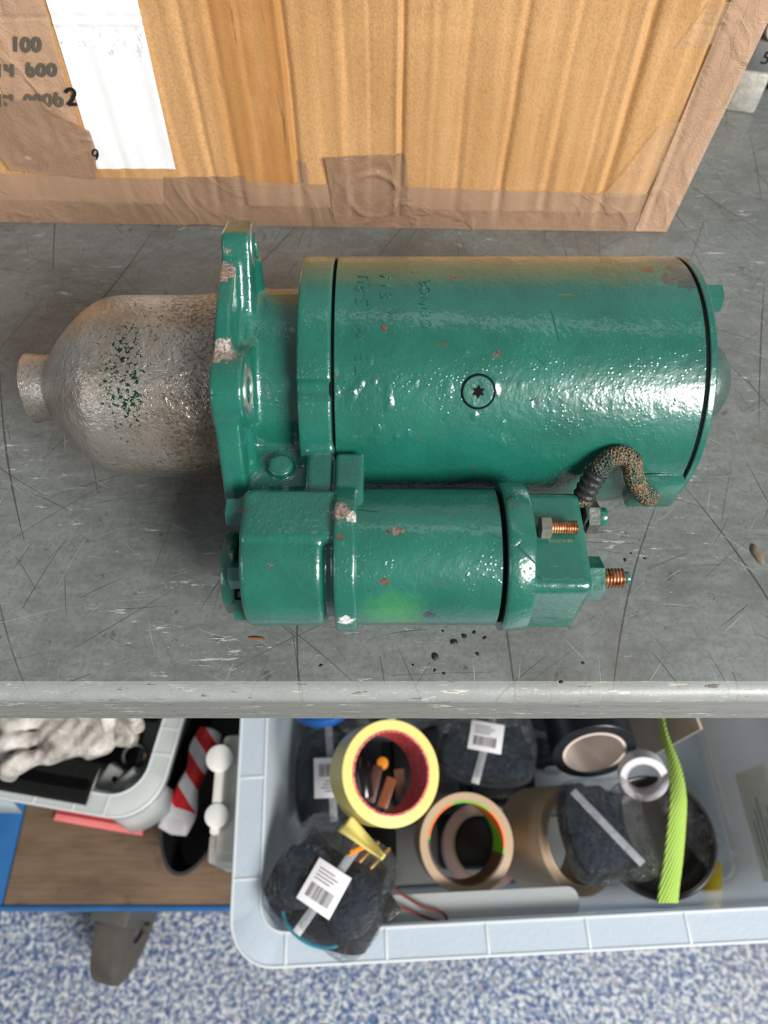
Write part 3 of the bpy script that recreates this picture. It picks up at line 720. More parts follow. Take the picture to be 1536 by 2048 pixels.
def mat_card():
    t = NT('brown_corrugated_cardboard'); co = t.co()
    n = t.noise(co, 8, 4, .6); fib = t.noise(t.co(scale=(1, 1, .8)), 620, 4, .8); fl_ = t.noise(t.co(scale=(1, 1, .06)), 130, 3, .6)
    c = t.ramp(n, [(0.3, (0.46, 0.242, 0.088)), (0.7, (0.58, 0.332, 0.142))])
    c = t.mix(t.ramp(fib, [(0.38, 0.55), (0.56, 0.0)]), c, (0.33, 0.17, 0.07))
    c = t.mix(t.ramp(fl_, [(0.45, 0.0), (0.7, 0.18)]), c, (0.78, 0.49, 0.24))
    # darker band, soaked by old glue
    x = t.sep(co)[0]
    xa, xb = -PB(425, 190)[0], -PB(582, 190)[0]
    a = t.ramp(t.math('MULTIPLY', t.math('SUBTRACT', x, xa - .05), 5.0), [(0.20, 0.0), (0.30, 0.8), ((xb - xa + .05) * 5 - .01, 1.0), ((xb - xa + .05) * 5, 0.0)])
    sm = t.noise(t.co(scale=(1, 1, .25), loc=(0, 0, 3)), 34, 4, .7)
    c = t.mix(t.math('MULTIPLY', a, t.ramp(sm, [(0.35, 0.25), (0.6, 0.9)])), c, (0.40, 0.175, 0.045))
    st = t.noise(t.co(scale=(1, 1, .12), loc=(2, 0, 0)), 120, 4, .7); c = t.mix(t.math('MULTIPLY', t.ramp(st, [(0.60, 0.0), (0.68, 0.7)]), a), c, (0.17, 0.08, 0.03))
    h = t.math('ADD', fib, t.math('MULTIPLY', fl_, .5))
    t.bsdf(c, 0.62, 0.0, t.bump(h, 0.00035)); return t.m
card_m = mat_card()
mb = MB(); NS, NZ = 900, 40
def ff(u, v):
    s = W * u; z = HB * v; return bp(warp(s, z), z)
mb.grid(ff, NS, NZ)
obj('front_panel', mb, card_m, box, angle=180, fix=False)
mb = MB()
def edge_pts(s, n=24): return [bp(warp(s, HB * k / n), HB * k / n) for k in range(n + 1)]
R0 = edge_pts(0.0); back = -BN * DP
vs = R0 + [tuple(Vector(p) + back) for p in R0]; n = len(R0)
mb.add(vs, [(k, k + 1, n + k + 1, n + k) for k in range(n - 1)])
obj('right_panel', mb, card_m, box, fix=False)
lp = edge_pts(W); mb = MB(); mb.add(lp + [tuple(Vector(p) + back) for p in lp], [(k, k + 1, n + k + 1, n + k) for k in range(n - 1)])
obj('left_panel', mb, card_m, box, fix=False)
mb = MB(); a = Vector(R0[-1]); b = Vector(lp[-1]); mb.add([a, b, b + back, a + back], [(0, 1, 2, 3)]); mb.add([tuple(Vector(R0[0]) + back), tuple(Vector(lp[0]) + back), b + back, a + back], [(0, 1, 2, 3)])
obj('top_flaps', mb, card_m, box, smooth=False, fix=False)

def mat_tape(name, col, a=0.80, scl=1.0, wr=1.0):
    t = NT(name); co = t.co()
    n = t.noise(co, 16 * scl, 3, .5, 0.8); n2 = t.noise(co, 75 * scl, 4, .65, 1.8)
    c = t.mix(n, tuple(x * .82 for x in col), tuple(min(1, x * 1.2) for x in col))
    rid = t.math('ABSOLUTE', t.math('SUBTRACT', n, 0.5)); rd = t.ramp(rid, [(0.0, 1.0), (0.05, 0.0)])
    rid2 = t.math('ABSOLUTE', t.math('SUBTRACT', n2, 0.5)); rd2 = t.ramp(rid2, [(0.0, 1.0), (0.06, 0.0)])
    h = t.math('ADD', t.math('MULTIPLY', rd, .28 * wr), t.math('MULTIPLY', rd2, .06 * wr))
    t.bsdf(c, 0.24, 0.0, t.bump(h, 0.0012), alpha=a, Specular_IOR_Level=0.5)
    return t.m
tape_a = mat_tape('brown_packing_tape', (0.40, 0.255, 0.165), .80)
tape_b = mat_tape('brown_packing_tape_thick', (0.33, 0.205, 0.13), .82, 1.0, 2.0)
tape_c = mat_tape('pinkish_brown_packing_tape', (0.50, 0.32, 0.21), .80, .8, 2.2)
clear_m = mat_tape('clear_tape_film', (0.75, 0.55, 0.36), .22, 2.2, 1.6)
def sheet(name, px, mat, off, nu=60, nv=20, parent=box, label=None, curl=None, wr=0.0004, raw=None):
    """thin sheet glued to the box front; corners given as bl, br, tr, tl"""
    q = raw or [PB(*p) for p in px]; mb = MB()
    def g(u, v):
        s = (q[0][0] * (1 - u) + q[1][0] * u) * (1 - v) + (q[3][0] * (1 - u) + q[2][0] * u) * v
        z = (q[0][1] * (1 - u) + q[1][1] * u) * (1 - v) + (q[3][1] * (1 - u) + q[2][1] * u) * v
        w = off + wr * (.5 + mnoise.noise(Vector((s * 45, z * 45, off * 9000)))) 
        if curl: w += curl(u, v)
        return bp(s, max(z, .0004), w)
    mb.grid(g, nu, nv); return obj(name, mb, mat, parent, angle=180, fix=False, label=label)
# tape along the bottom edge, in layers
# tape over the bottom edge folds under
sheet('tape_strip', [(-90, 500), (1336, 500), (1296, 388), (-90, 341)], tape_a, .0008, 240, 14, label='brown tape strip along the bottom edge', raw=[(.60, 0.0), (-.002, 0.0), PB(1296, 388), PB(-140, 341)])
sheet('tape_strip', None, tape_b, .0014, 60, 12, raw=[PB(330, 462), PB(508, 462), PB(487, 350), PB(330, 352)], label='darker overlapping piece of tape')
sheet('tape_strip', None, tape_b, .0013, 200, 6, raw=[(.60, 0.0), (-.002, 0.0), PB(1290, 425), PB(-140, 395)], label='lower half of the bottom tape, laid double')
sheet('tape_strip', None, tape_c, .0017, 24, 80, raw=[PB(1178, 470), (-.0035, 0.001), (-.0205, HB), PB(1455, -40)] if False else [(PB(1268, 462)[0], .001), (-.0025, .001), (-.0025 - .075 * HB, HB), (PB(1458, 0)[0] - .006, HB)], label='glossy tape strip wrapped round the right edge')
sheet('tape_strip', None, tape_c, .0010, 20, 40, raw=[PB(1215, 395), PB(1300, 380), PB(1372, 245), PB(1352, 262)], label='clear wrinkled tape end near the corner') if False else None
sheet('clear_tape_end', None, clear_m, .0012, 24, 36, raw=[PB(1205, 392), PB(1292, 388), PB(1372, 238), PB(1318, 250)], wr=.0016, label='clear wrinkled tape end near the corner')
sheet('clear_tape_end', None, clear_m, .0012, 24, 36, raw=[PB(1350, 95), PB(1425, 85), PB(1462, 0), PB(1420, 0)], wr=.0020, label='clear wrinkled tape end near the top')
# lifted tab of tape near the middle
def tab_curl(u, v): return .0022 * max(0, v - .55) ** 1.0 * (1 - u) * 2 + .0012 * math.exp(-((math.hypot((u - .55) * 1.1, (v - .35)) - .36) / .05) ** 2)
sheet('tape_tab', None, tape_b, .0020, 60, 60, raw=[PB(668, 428), PB(822, 428), PB(812, 304), PB(650, 308)], curl=tab_curl, label='short tab of tape with one lifted corner')
sheet('tape_scrap', None, tape_a, .0006, 14, 10, raw=[PB(596, 368), PB(618, 369), PB(613, 324), PB(594, 322)])
# white delivery paper, then the tape that holds it
def mat_paper():
    t = NT('white_delivery_paper'); co = t.co(); x, y, z = t.sep(co)
    n = t.noise(t.co(scale=(1, 1, .3)), 70, 3)
    c = t.mix(n, (0.80, 0.80, 0.82), (0.88, 0.88, 0.87))
    sm = t.noise(t.co(scale=(1.6, 1, .55)), 190, 4, .8)
    band = t.ramp(t.math('ABSOLUTE', t.math('SUBTRACT', z, PB(200, 88)[1])), [(0.0, 1.0), (0.007, .8), (0.011, 0.0)])
    c = t.mix(t.math('MULTIPLY', t.ramp(sm, [(0.57, 0.0), (0.68, 0.8)]), band), c, (0.22, 0.20, 0.23))
    t.bsdf(c, 0.5, 0.0, t.bump(n, .0006)); return t.m
def paper_curl(u, v): return .0006 * math.exp(-((v - PV) / .012) ** 2)
pq = [PB(195, 336), PB(352, 336), PB(268, -30), PB(82, -30)]; PV = (PB(200, 45)[1] - pq[0][1]) / (pq[2][1] - pq[0][1])
sheet('paper_sheet', None, mat_paper(), .0006, 50, 90, raw=pq, curl=paper_curl, wr=.0003, label='white paper sheet stuck to the box')
sheet('tape_strip', None, tape_c, .0011, 40, 90, raw=[PB(60, 345), PB(172, 300), PB(80, -20), PB(-60, -20)], wr=.0006, label='tape running up the left part')
sheet('tape_strip', None, tape_c, .0014, 14, 90, raw=[PB(52, 345), PB(74, 300), PB(28, -20), PB(2, -20)], wr=.0012, label='wrinkled ridge of tape running up')
# crumpled patch, cut corner
def patch(name, poly, mat, off, wr, label=None):
    q = [PB(*p) for p in poly]; c = (sum(a[0] for a in q) / len(q), sum(a[1] for a in q) / len(q)); m = MB(); K = 26; vs = []; fs = []; per = []
    M_ = len(q)
    for i in range(M_):
        for j in range(6):
            f_ = j / 6; per.append((q[i][0] * (1 - f_) + q[(i + 1) % M_][0] * f_, q[i][1] * (1 - f_) + q[(i + 1) % M_][1] * f_))
    for r in range(K + 1):
        for (s, z) in per:
            k = r / K; ss = c[0] + (s - c[0]) * k; zz = c[1] + (z - c[1]) * k
            vs.append(bp(ss, max(zz, .0004), off + wr * (.6 + abs(mnoise.noise(Vector((ss * 90, zz * 40, 3)))) + .5 * mnoise.noise(Vector((ss * 30, zz * 60, 8))))))
    P_ = len(per)
    for r in range(K):
        for i in range(P_): fs.append((r * P_ + i, r * P_ + (i + 1) % P_, (r + 1) * P_ + (i + 1) % P_, (r + 1) * P_ + i))
    m.add(vs, fs); return obj(name, m, mat, box, angle=180, fix=False, label=label)
patch('tape_patch', [(22, 335), (196, 352), (193, 292), (181, 258), (120, 225), (88, 196), (-30, 186), (-30, 260)], tape_b, .0021, .0012, 'crumpled patch of tape over the paper corner')
# marker writing
ink_black = simple('black_marker_ink', (0.010, 0.010, 0.012), .45)
ink_grey = simple('marker_ink_under_tape', (0.105, 0.088, 0.068), .4)
def arc(cx, cy, rx, ry, a0, a1, n=14): return [(cx + rx * math.cos(math.radians(a0 + (a1 - a0) * k / n)), cy + ry * math.sin(math.radians(a0 + (a1 - a0) * k / n))) for k in range(n + 1)]
GL = {'1': [[(.5, 0), (.5, 1)]], '0': [arc(.5, .45, .36, .42, 80, 440)], '6': [[(.28, 1.05), (.22, .6)] + arc(.52, .32, .32, .30, 160, 520)],
      '4': [[(.15, .95), (.2, .5), (.5, .45), (.75, .5)], [(.78, .95), (.80, .0)]], '2': [arc(.45, .72, .32, .28, 170, -20) + [(.62, .35), (.30, .02), (.45, .06), (.95, .04)]],
      '9': [arc(.45, .65, .28, .28, 20, 380) + [(.75, .4), (.6, .08), (.2, .06)]], ')': [arc(.1, .5, .5, .5, 75, -75)], 'N': [[(.1, 0), (.1, .9)], [(.1, .9), (.7, .05)], [(.75, 0), (.75, .95)]], ' ': []}
def write(txt, u0, v0, wpx, hpx, mats, off=.0032, lw=.0011):
    for i, ch in enumerate(txt):
        strokes = GL[ch]
        if not strokes: continue
        mb = MB()
        for st in strokes:
            pts = [PB(u0 + wpx * (i + x * .92), v0 - hpx * y) for (x, y) in st]
            pts = [Vector((a, b, 0)) for a, b in pts]
            L_ = []; R_ = []
            for k, p_ in enumerate(pts):
                tn = (pts[min(k + 1, len(pts) - 1)] - pts[max(k - 1, 0)]); tn.normalize(); nn = Vector((-tn.y, tn.x, 0)) * lw
                L_.append(p_ + nn); R_.append(p_ - nn)
            vs = [bp(p_.x, p_.y, off) for p_ in L_] + [bp(p_.x, p_.y, off) for p_ in R_]; n_ = len(pts)
            mb.add(vs, [(k, k + 1, n_ + k + 1, n_ + k) for k in range(n_ - 1)])
        obj('marker_digit', mb, mats[i] if isinstance(mats, list) else mats, box, smooth=False, fix=False)
write('0 100', -18, 97, 21, 30, ink_grey); write('14 600', -8, 146, 21, 26, ink_grey)
write('1N 00', -6, 206, 19, 26, ink_grey); write('06', 88, 206, 22, 26, ink_grey); write('2', 130, 205, 30, 32, ink_black); write('9', 184, 314, 20, 22, ink_black, lw=.0007)

# ---------------------------------------------------------------- machine part behind the box, at the right
gp = PZ(1478, 226, BENCH)
gm = simple('dirty_white_casting', (0.42, 0.41, 0.37), .5, .2, nscale=120, var=.5, bump=.001)
part_ = thing('metal_casting', 'small dirty grey metal casting marked 5 standing behind the right edge of the box', 'machine part', (gp.x, gp.y, BENCH), (0, 0, -.25))
obj('casting_block', MB().box(-.0135, .0125, 0, .030, 0, .034, .003), gm, part_)
gm2 = simple('grey_casting_mid', (0.17, 0.18, 0.18), .5, .3, nscale=70, var=.4)
obj('upper_block', MB().box(-.0125, .0135, .002, .030, .0335, .057, .002), gm2, part_)
eye = MB().lathe([(0, .0055), (0, .0110), (.002, .0125), (.020, .0125), (.022, .0110), (.022, .0055), (0, .0055)], 36).xf(Matrix.Translation((.006, .002, .068)) @ Matrix.Rotation(PI / 2, 4, 'Z')); obj('mounting_eye', eye, gm, part_)
cu = bpy.data.curves.new('number', 'FONT'); cu.body = '5'; cu.size = .014; cu.extrude = .0002; to = bpy.data.objects.new('t', cu); me5 = bpy.data.meshes.new_from_object(to); bpy.data.objects.remove(to)
o5 = bpy.data.objects.new('cast_number', me5); me5.materials.append(ink_black); scene.collection.objects.link(o5); o5.parent = part_; o5.location = (.000, .0016, .041); o5.rotation_euler = (PI / 2, 0, 0)
wr_ = MB().tube(catmull([(.30, .765, BENCH + .004), (.35, .755, BENCH + .010), (.42, .755, BENCH + .008), (.60, .78, BENCH + .004)], 8), .004, 8)
tag(obj('red_wire', wr_, simple('salmon_cable', (.50, .14, .10), .45), None), 'salmon red cable lying at the back of the bench', 'cable')
dk = MB().box(-.05, .05, -.03, .03, 0, .04, .008); dk.merge(MB().cyl((-.02, 0, .035), (-.02, 0, .06), .018, 24, .002))
o = obj('black_housing', dk, simple('black_cast_housing', (.018, .018, .02), .5, nscale=90, var=.5, bump=.001), None, loc=(.385, .675, BENCH), rot=(0, 0, -.3)); tag(o, 'black metal housing behind the grey casting at the right edge', 'machine part')

# ---------------------------------------------------------------- trolley under the bench
DECK = 0.20
trolley = thing('platform_trolley', 'low trolley with a brown plywood deck in a blue steel frame', 'trolley', (0, .30, 0))
def mat_ply():
    t = NT('stained_brown_plywood'); co = t.co()
    n = t.noise(t.co(scale=(1, 3, 1)), 9, 5, .65); g = t.noise(t.co(scale=(.25, 3, 1)), 80, 3, .6); s_ = t.noise(t.co(loc=(3, 3, 0)), 22, 4, .7)
    c = t.ramp(n, [(0.3, (0.090, 0.055, 0.032)), (0.7, (0.185, 0.120, 0.072))]); c = t.mix(t.ramp(g, [(0.4, 0.0), (0.7, 0.3)]), c, (0.25, 0.17, 0.10))
    c = t.mix(t.ramp(s_, [(0.60, 0.0), (0.72, 0.6)]), c, (0.05, 0.035, 0.028)); t.bsdf(c, .55, 0, t.bump(g, .0006)); return t.m
blue_m = simple('blue_frame_enamel', (0.018, 0.11, 0.30), .4, nscale=30, var=.3)
XL = -.462
obj('deck', MB().box(XL + .006, .78, .046 - .3, .52 - .3, DECK - .018, DECK, .001), mat_ply(), trolley)
fr = MB().box(XL - .004, .79, .040 - .3, .0455 - .3, DECK - .032, DECK + .002, .001); obj('frame_rail', fr, blue_m, trolley)
obj('frame_rail', MB().box(XL - .004, .79, .521 - .3, .526 - .3, DECK - .032, DECK + .002, .001), blue_m, trolley)
obj('frame_rail', MB().box(XL - .060, XL + .004, .046 - .3, .52 - .3, DECK - .030, DECK + .0004, .0002), blue_m, trolley)
obj('frame_rail', MB().box(.781, .79, .046 - .3, .52 - .3, DECK - .032, DECK + .002, .001), blue_m, trolley)
rub_m = simple('grey_brown_caster_tyre', (0.062, 0.052, 0.042), .6, nscale=60, var=.5); hubm = simple('caster_hub', (0.045, 0.05, 0.055), .45, nscale=90, var=.4); stl = simple('dull_fork', (.10, .095, .08), .5, .5)
def caster(x, y, rz):
    c = bpy.data.objects.new('caster', None); # becomes a mesh part below
    bpy.data.objects.remove(c)
    M = Matrix.Translation((x, y - .3, 0)) @ Matrix.Rotation(rz, 4, 'Z')
    fk = MB().box(-.024, -.020, -.014, .016, .050, .150, .001); fk.box(.020, .024, -.014, .016, .050, .150, .001); fk.box(-.024, .024, -.014, .034, .148, .156, .001); fk.box(-.030, .030, .004, .055, .1565, .168, .001)
    fo = obj('caster', fk.xf(M), stl, trolley)
    w = MB().lathe([(-.0185, .020), (-.0185, .048), (-.0178, .062), (-.0140, .0700), (-.006, .0710), (.006, .0710), (.0140, .0700), (.0178, .062), (.0185, .048), (.0185, .020)], 48).xf(M @ Matrix.Translation((0, -.012, .0712)))
    obj('wheel', w, rub_m, fo)
    hb = MB().lathe([(-.0172, .0001), (-.0172, .010), (-.0150, .013), (-.0155, .044), (.0155, .044), (.0150, .013), (.0172, .010), (.0172, .0001)], 32).xf(M @ Matrix.Translation((0, -.012, .0712)))
    obj('hub', hb, hubm, fo)
    obj('axle_nut', MB().merge(hexm(.007, .006).xf(M @ Matrix.Translation((.0245, -.012, .0712)))), stl, fo, angle=25)
caster(-.340, .042, -.22); caster(.70, .10, .3); caster(-.38, .46, 1.0); caster(.70, .46, .5)

# ---------------------------------------------------------------- translucent storage tubs
def mat_tub(name, col, tr=.35, rough=.3):
    t = NT(name); co = t.co(); n = t.noise(co, 20, 3)
    b = t.bsdf(t.mix(n, tuple(c * .93 for c in col), col), rough, 0.0, t.bump(t.noise(co, 260, 2), .0004), connect=False, Specular_IOR_Level=.5)
    tl = t.n('ShaderNodeBsdfTranslucent'); tl.inputs[0].default_value = (*col, 1)
    tp = t.n('ShaderNodeBsdfTransparent'); tp.inputs[0].default_value = (.93, .95, .96, 1)
    m1 = t.n('ShaderNodeMixShader'); m1.inputs[0].default_value = .35; t.l(b.outputs[0], m1.inputs[1]); t.l(tl.outputs[0], m1.inputs[2])
    m2 = t.n('ShaderNodeMixShader'); m2.inputs[0].default_value = tr; t.l(m1.outputs[0], m2.inputs[1]); t.l(tp.outputs[0], m2.inputs[2])
    t.l(m2.outputs[0], t.out.inputs[0]); return t.m
tub_m = mat_tub('clear_polypropylene', (0.70, 0.78, 0.84), .34); tub_m2 = mat_tub('milky_polypropylene', (0.74, 0.78, 0.77), .40)
rim_m = mat_tub('polypropylene_rim', (0.72, 0.80, 0.87), .16); ridge_m = mat_tub('polypropylene_ridge', (0.88, 0.91, 0.93), .05); rim_m2 = mat_tub('milky_rim', (0.78, 0.82, 0.80), .2)
def rrect(x0, x1, y0, y1, r, n=8):
    out = []
    for (cx, cy, a0) in ((x1 - r, y1 - r, 0), (x0 + r, y1 - r, 90), (x0 + r, y0 + r, 180), (x1 - r, y0 + r, 270)):
        for k in range(n + 1): a = math.radians(a0 + 90 * k / n); out.append((cx + r * math.cos(a), cy + r * math.sin(a)))
    return out
def loops(ls, close_last=False):
    """skin a stack of equal-length closed loops of 3-D points"""
    mb = MB(); n = len(ls[0]); vs = [p for l in ls for p in l]
    fs = [(i * n + k, i * n + (k + 1) % n, (i + 1) * n + (k + 1) % n, (i + 1) * n + k) for i in range(len(ls) - 1) for k in range(n)]
    if close_last: fs.append(tuple((len(ls) - 1) * n + k for k in range(n)))
    return mb.add(vs, fs)
def tub(t, w, d, h, fl, taper, rr, bm, rm, dm, ribs_front, ribs_left, skirt=.012, ridge=.0016):
    """open tub; origin = outer front left corner of the rim, base at z 0"""
    def L(ins, z, r): return [(x, y, z) for x, y in rrect(ins, w - ins, ins, d - ins, max(r, .004))]
    i0 = fl
    sh = loops([L(i0, h - .001, rr - fl * .6), L(i0 + taper * .5, h * .5, rr - fl * .6), L(i0 + taper * .94, .010, rr - fl * .6), L(i0 + taper + .004, .002, rr - fl * .6 - .004), L(i0 + taper + .012, .0015, rr - fl * .6 - .01)], True)
    obj('tub_wall', sh, bm, t, thick=.0016)
    rim = loops([L(i0 - .001, h - .0015, rr - fl * .6), L(i0 - .0005, h, rr - fl * .6), L(.002, h, rr), L(0, h - .002, rr), L(0, h - skirt, rr)])
    obj('rim', rim, rm, t, thick=.0012)
    for ins, zz in ((.0008, h + .0003), (fl - .0010, h + .0003)):
        lp = [Vector(p) for p in L(ins, zz, rr - ins * .6)]; lp.append(lp[0]); obj('rim_bead', MB().tube(lp, ridge, 6, cap=False), dm, t)
    for x in ribs_front: obj('rim_rib', MB().box(x - ridge * .8, x + ridge * .8, .001, fl - .001, h - .003, h + .0014, .0004), dm, t)
    for y in ribs_left[0]: obj('rim_rib', MB().box(.001, fl - .001, y - ridge * .8, y + ridge * .8, h - .003, h + .0014, .0004), dm, t)
    for y in ribs_left[1]: obj('rim_rib', MB().box(w - fl + .001, w - .001, y - ridge * .8, y + ridge * .8, h - .003, h + .0014, .0004), dm, t)
A1 = math.radians(2.6)
big = thing('storage_tub', 'large clear plastic storage tub full of tape rolls and packed brake pads', 'storage tub', (-.1440, -.0165, DECK + .0015), (0, 0, A1))
TH = .1985
tub(big, .64, .42, TH, .0290, .030, .042, tub_m, rim_m, ridge_m, [.053, .147, .242, .337, .432, .527], ([.075, .17, .26, .35], [.1, .25]))
def BL(x, y, z=0.0):
    """point given in the big tub's own axes"""
    p = Matrix.Rotation(A1, 3, 'Z') @ Vector((x, y, 0)); return Vector((-.1440 + p.x, -.0165 + p.y, DECK + .0015 + z))
lg_ = rrect(.050, .338, .0300, .0560, .010); obj('front_ledge', MB().prism([(x, y) for x, y in lg_], TH - .022, TH - .018, .001), mat_tub('ledge_plastic', (.70, .73, .74), .15), big, label='flat moulded ledge inside the front wall')
obj('base_rib', MB().box(.10, .45, .066, .072, .0035, .010, .001), tub_m, big)
# faded sticker on the right end wall
stk = MB().box(-.0006, .0006, -.060, .060, -.030, .030, .0002).xf(Matrix.Translation((.5875, .115, .085)) @ Matrix.Rotation(.15, 4, 'Y')); so2 = obj('sticker', stk, simple('faded_label', (.80, .78, .66), .5), big, label='faded pale sticker on the end wall')
lines = MB()
for k in range(5): lines.box(-.0012, -.0008, -.045, -.045 + .05 + .012 * (k % 3), -.018 + k * .008, -.0165 + k * .008)
obj('sticker_print', lines.xf(Matrix.Translation((.5875, .115, .085)) @ Matrix.Rotation(.15, 4, 'Y')), simple('faded_print', (.28, .30, .26), .6), so2, smooth=False)

A2 = math.radians(-9)
small = thing('storage_tub', 'smaller milky plastic tub with work gloves and loose tools at the lower left', 'storage tub', (0, 0, 0), (0, 0, A2))
cr = PZ(303, 1650, .323); SW, SD, SH = .40, .28, .122
off = Matrix.Rotation(A2, 3, 'Z') @ Vector((SW, 0, 0)); small.location = (cr.x - off.x, cr.y - off.y, DECK + .001)
tub(small, SW, SD, SH, .0235, .024, .052, tub_m2, rim_m2, ridge_m, [.17, .215, .262, .308, .344], ([.1, .2], [.075, .105, .19]), skirt=.010, ridge=.0011)
# deep skirts of the rim at the corners, open in the middle for the hand
def corner_skirt(x0, x1, name='rim_skirt'):
    m = MB(); pts = [p for p in rrect(.0012, SW - .0012, .0012, SD - .0012, .050, 12)]
    seq = [p for p in pts if x0 <= p[0] <= x1 and p[1] < .047]
    seq.sort(key=lambda p: (p[0] - p[1] * .01))
    if x1 < SW - .02: seq = [(x0, .0012), ((x0 + x1) / 2, .0012), (x1, .0012)]
    vs = []
    for k, (x, y) in enumerate(seq):
        n_ = (Vector((x, y, 0)) - Vector((SW - .058, .058, 0))).normalized() if x1 > SW - .02 else Vector((0, -1, 0))
        fl2 = .011 * min(1, k / 2) * min(1, (len(seq) - 1 - k) / 3) if x1 > SW - .02 else .008 + .006 * (k == 1)
        vs += [(x, y, SH - .008), (x + n_.x * fl2, y + n_.y * fl2, SH - .046)]
    m.add(vs, [(2 * k, 2 * k + 1, 2 * k + 3, 2 * k + 2) for k in range(len(seq) - 1)]); obj(name, m, tub_m2, small, thick=.0014, fix=False)
corner_skirt(SW - .085, SW); corner_skirt(.15, .232)
lg_ = rrect(.17, .322, .0215, .036, .008); obj('front_ledge', MB().prism(lg_, SH + .0002, SH + .0040, .001), mat_tub('ledge_milky', (.60, .62, .58), .10), small)
def SL(x, y, z=0.0):
    p = Matrix.Rotation(A2, 3, 'Z') @ Vector((x, y, 0)); return Vector((small.location.x + p.x, small.location.y + p.y, DECK + .001 + z))

# red plastic strips lying on the deck in front of the small tub
red_m = simple('red_plastic', (.62, .035, .05), .35); pink_m = simple('pink_plastic', (.85, .22, .22), .4)
for k, (m_, dy) in enumerate([(pink_m, 0), (red_m, .010)]):
    a = PZ(52, 1642, DECK + .055); 
    o = obj('plastic_strip', MB().box(0, .115, 0, .0085, 0, .0060, .0010), m_, None, loc=(a.x + .012, a.y + dy + .008, DECK + .0005), rot=(0, 0, A2))
    tag(o, ['pink plastic strip on the deck below the small tub', 'red plastic strip on the deck, just behind the pink one'][k], 'strip')

# ---- rolls of tape
def roll(name, label, p, axis, R, r, wd, mt_tape, mt_core, core_t=.003, group=None, stripes=None, sides=None):
    t = thing(name, label, 'tape roll', p, (0, 0, 0), group)
    t.rotation_mode = 'QUATERNION'; t.rotation_quaternion = Vector((1, 0, 0)).rotation_difference(Vector(axis).normalized())
    n = 72
    pr = [(-wd / 2, r + core_t), (-wd / 2, R - .0006), (-wd / 2 + .0006, R), (wd / 2 - .0006, R), (wd / 2, R - .0006), (wd / 2, r + core_t), (-wd / 2, r + core_t)]
    obj('tape_winding', MB().lathe(pr, n), mt_tape, t, angle=30)
    pc_ = [(-wd / 2 - .0004, r), (-wd / 2 - .0004, r + core_t), (wd / 2 + .0004, r + core_t), (wd / 2 + .0004, r), (-wd / 2 - .0004, r)]
    obj('core', MB().lathe(pc_, n), mt_core, t, angle=30)
    return t
def wound(name, a, b, rough=.3, alpha=None, tr=0):
    t = NT(name); co = t.co(); x, y, z = t.sep(co)
    rad = t.math('SQRT', t.math('ADD', t.math('MULTIPLY', y, y), t.math('MULTIPLY', z, z)))
    cv = t.n('ShaderNodeCombineXYZ'); t.l(rad, cv.inputs[0]); n = t.noise(cv.outputs[0], 900, 2)
    t.bsdf(t.mix(n, a, b), rough, 0.0, t.bump(n, .0003), Specular_IOR_Level=.5, Transmission_Weight=tr); return t.m
yel = wound('yellow_tape', (.62, .50, .12), (.88, .76, .30), .25)
def mat_redcore():
    t = NT('printed_red_core'); co = t.co(); x, y, z = t.sep(co)
    lines = t.math('SINE', t.math('MULTIPLY', x, 900)); an = t.math('ARCTAN2', y, z); blk = t.noise(t.co(scale=(.3, 1, 1)), 260, 2, .8)
    c = t.mix(t.math('MULTIPLY', t.math('GREATER_THAN', lines, .55), t.math('GREATER_THAN', blk, .52)), (.42, .028, .04), (.62, .16, .15)); t.bsdf(c, .45); return t.m
def mat_strcore():
    t = NT('green_orange_core'); co = t.co(); x, y, z = t.sep(co); an = t.math('ARCTAN2', z, y)
    s_ = t.math('SINE', t.math('ADD', t.math('MULTIPLY', an, 3.0), t.math('MULTIPLY', x, 60)))
    c = t.mix(t.math('GREATER_THAN', s_, 0.0), (.85, .17, .02), (.12, .45, .03)); brn = t.math('LESS_THAN', y, -.004)
    c = t.mix(t.ramp(t.math('MULTIPLY', x, 30.0), [(0.0, 0.0), (0.02, 0.0)]), c, c)
    c = t.mix(brn, c, (.10, .06, .045)); t.bsdf(c, .4); return t.m
tan = wound('tan_parcel_tape', (.36, .255, .16), (.52, .38, .26), .25)
wht = wound('white_tape', (.62, .58, .62), (.75, .72, .75), .4); blk_t = wound('black_tape', (.008, .009, .012), (.02, .022, .028), .3); card_core = simple('cardboard_core', (.52, .42, .28), .7); cream = simple('cream_core_edge', (.70, .58, .45), .6)
def facing(u, v, lean):
    """axis that points back up at the sky, leaned"""
    d = -ray(u, v).normalized(); return (d + Vector(lean)).normalized()
y1 = PZ(776, 1564, .430)
SC_ = .95
yr = roll('tape_roll', 'yellow tape roll with a dark red core lying on top of the pile', y1 + Vector((-.004, .008, .002)), facing(770, 1565, (.34, .02, 0)), (.0500), .0375, .046, yel, mat_redcore(), .0022)
# loose end of the yellow tape
e0 = PZ(690, 1646, .440); e1 = PZ(768, 1716, .452)
mb = MB()
def yend(u, v):
    p = e0.lerp(e1, u); nrm = Vector((.6, .6, 0)).normalized(); w = .020 * (1 - u * .75); q = p + nrm * (v - .5) * w; q.z += .004 * math.sin(u * 5 + v * 3) + .002 * math.sin(v * 9); return q[:]
o = obj('loose_end', mb.grid(yend, 16, 8), yel, None, angle=180, thick=.0003); M0 = yr.matrix_basis.inverted(); o.parent = yr
yr_m = Matrix.LocRotScale(yr.location, yr.rotation_quaternion, None).inverted(); o.data.transform(yr_m)
b1 = PZ(938, 1684, .372)
roll('tape_roll', 'tan parcel tape roll with a green and orange striped core', b1 + Vector((-.004, .004, -.027)), facing(935, 1684, (.18, -.06, 0)), .0490, .0385, .050, tan, mat_strcore(), .0018)
b2 = PZ(1168, 1672, .345)
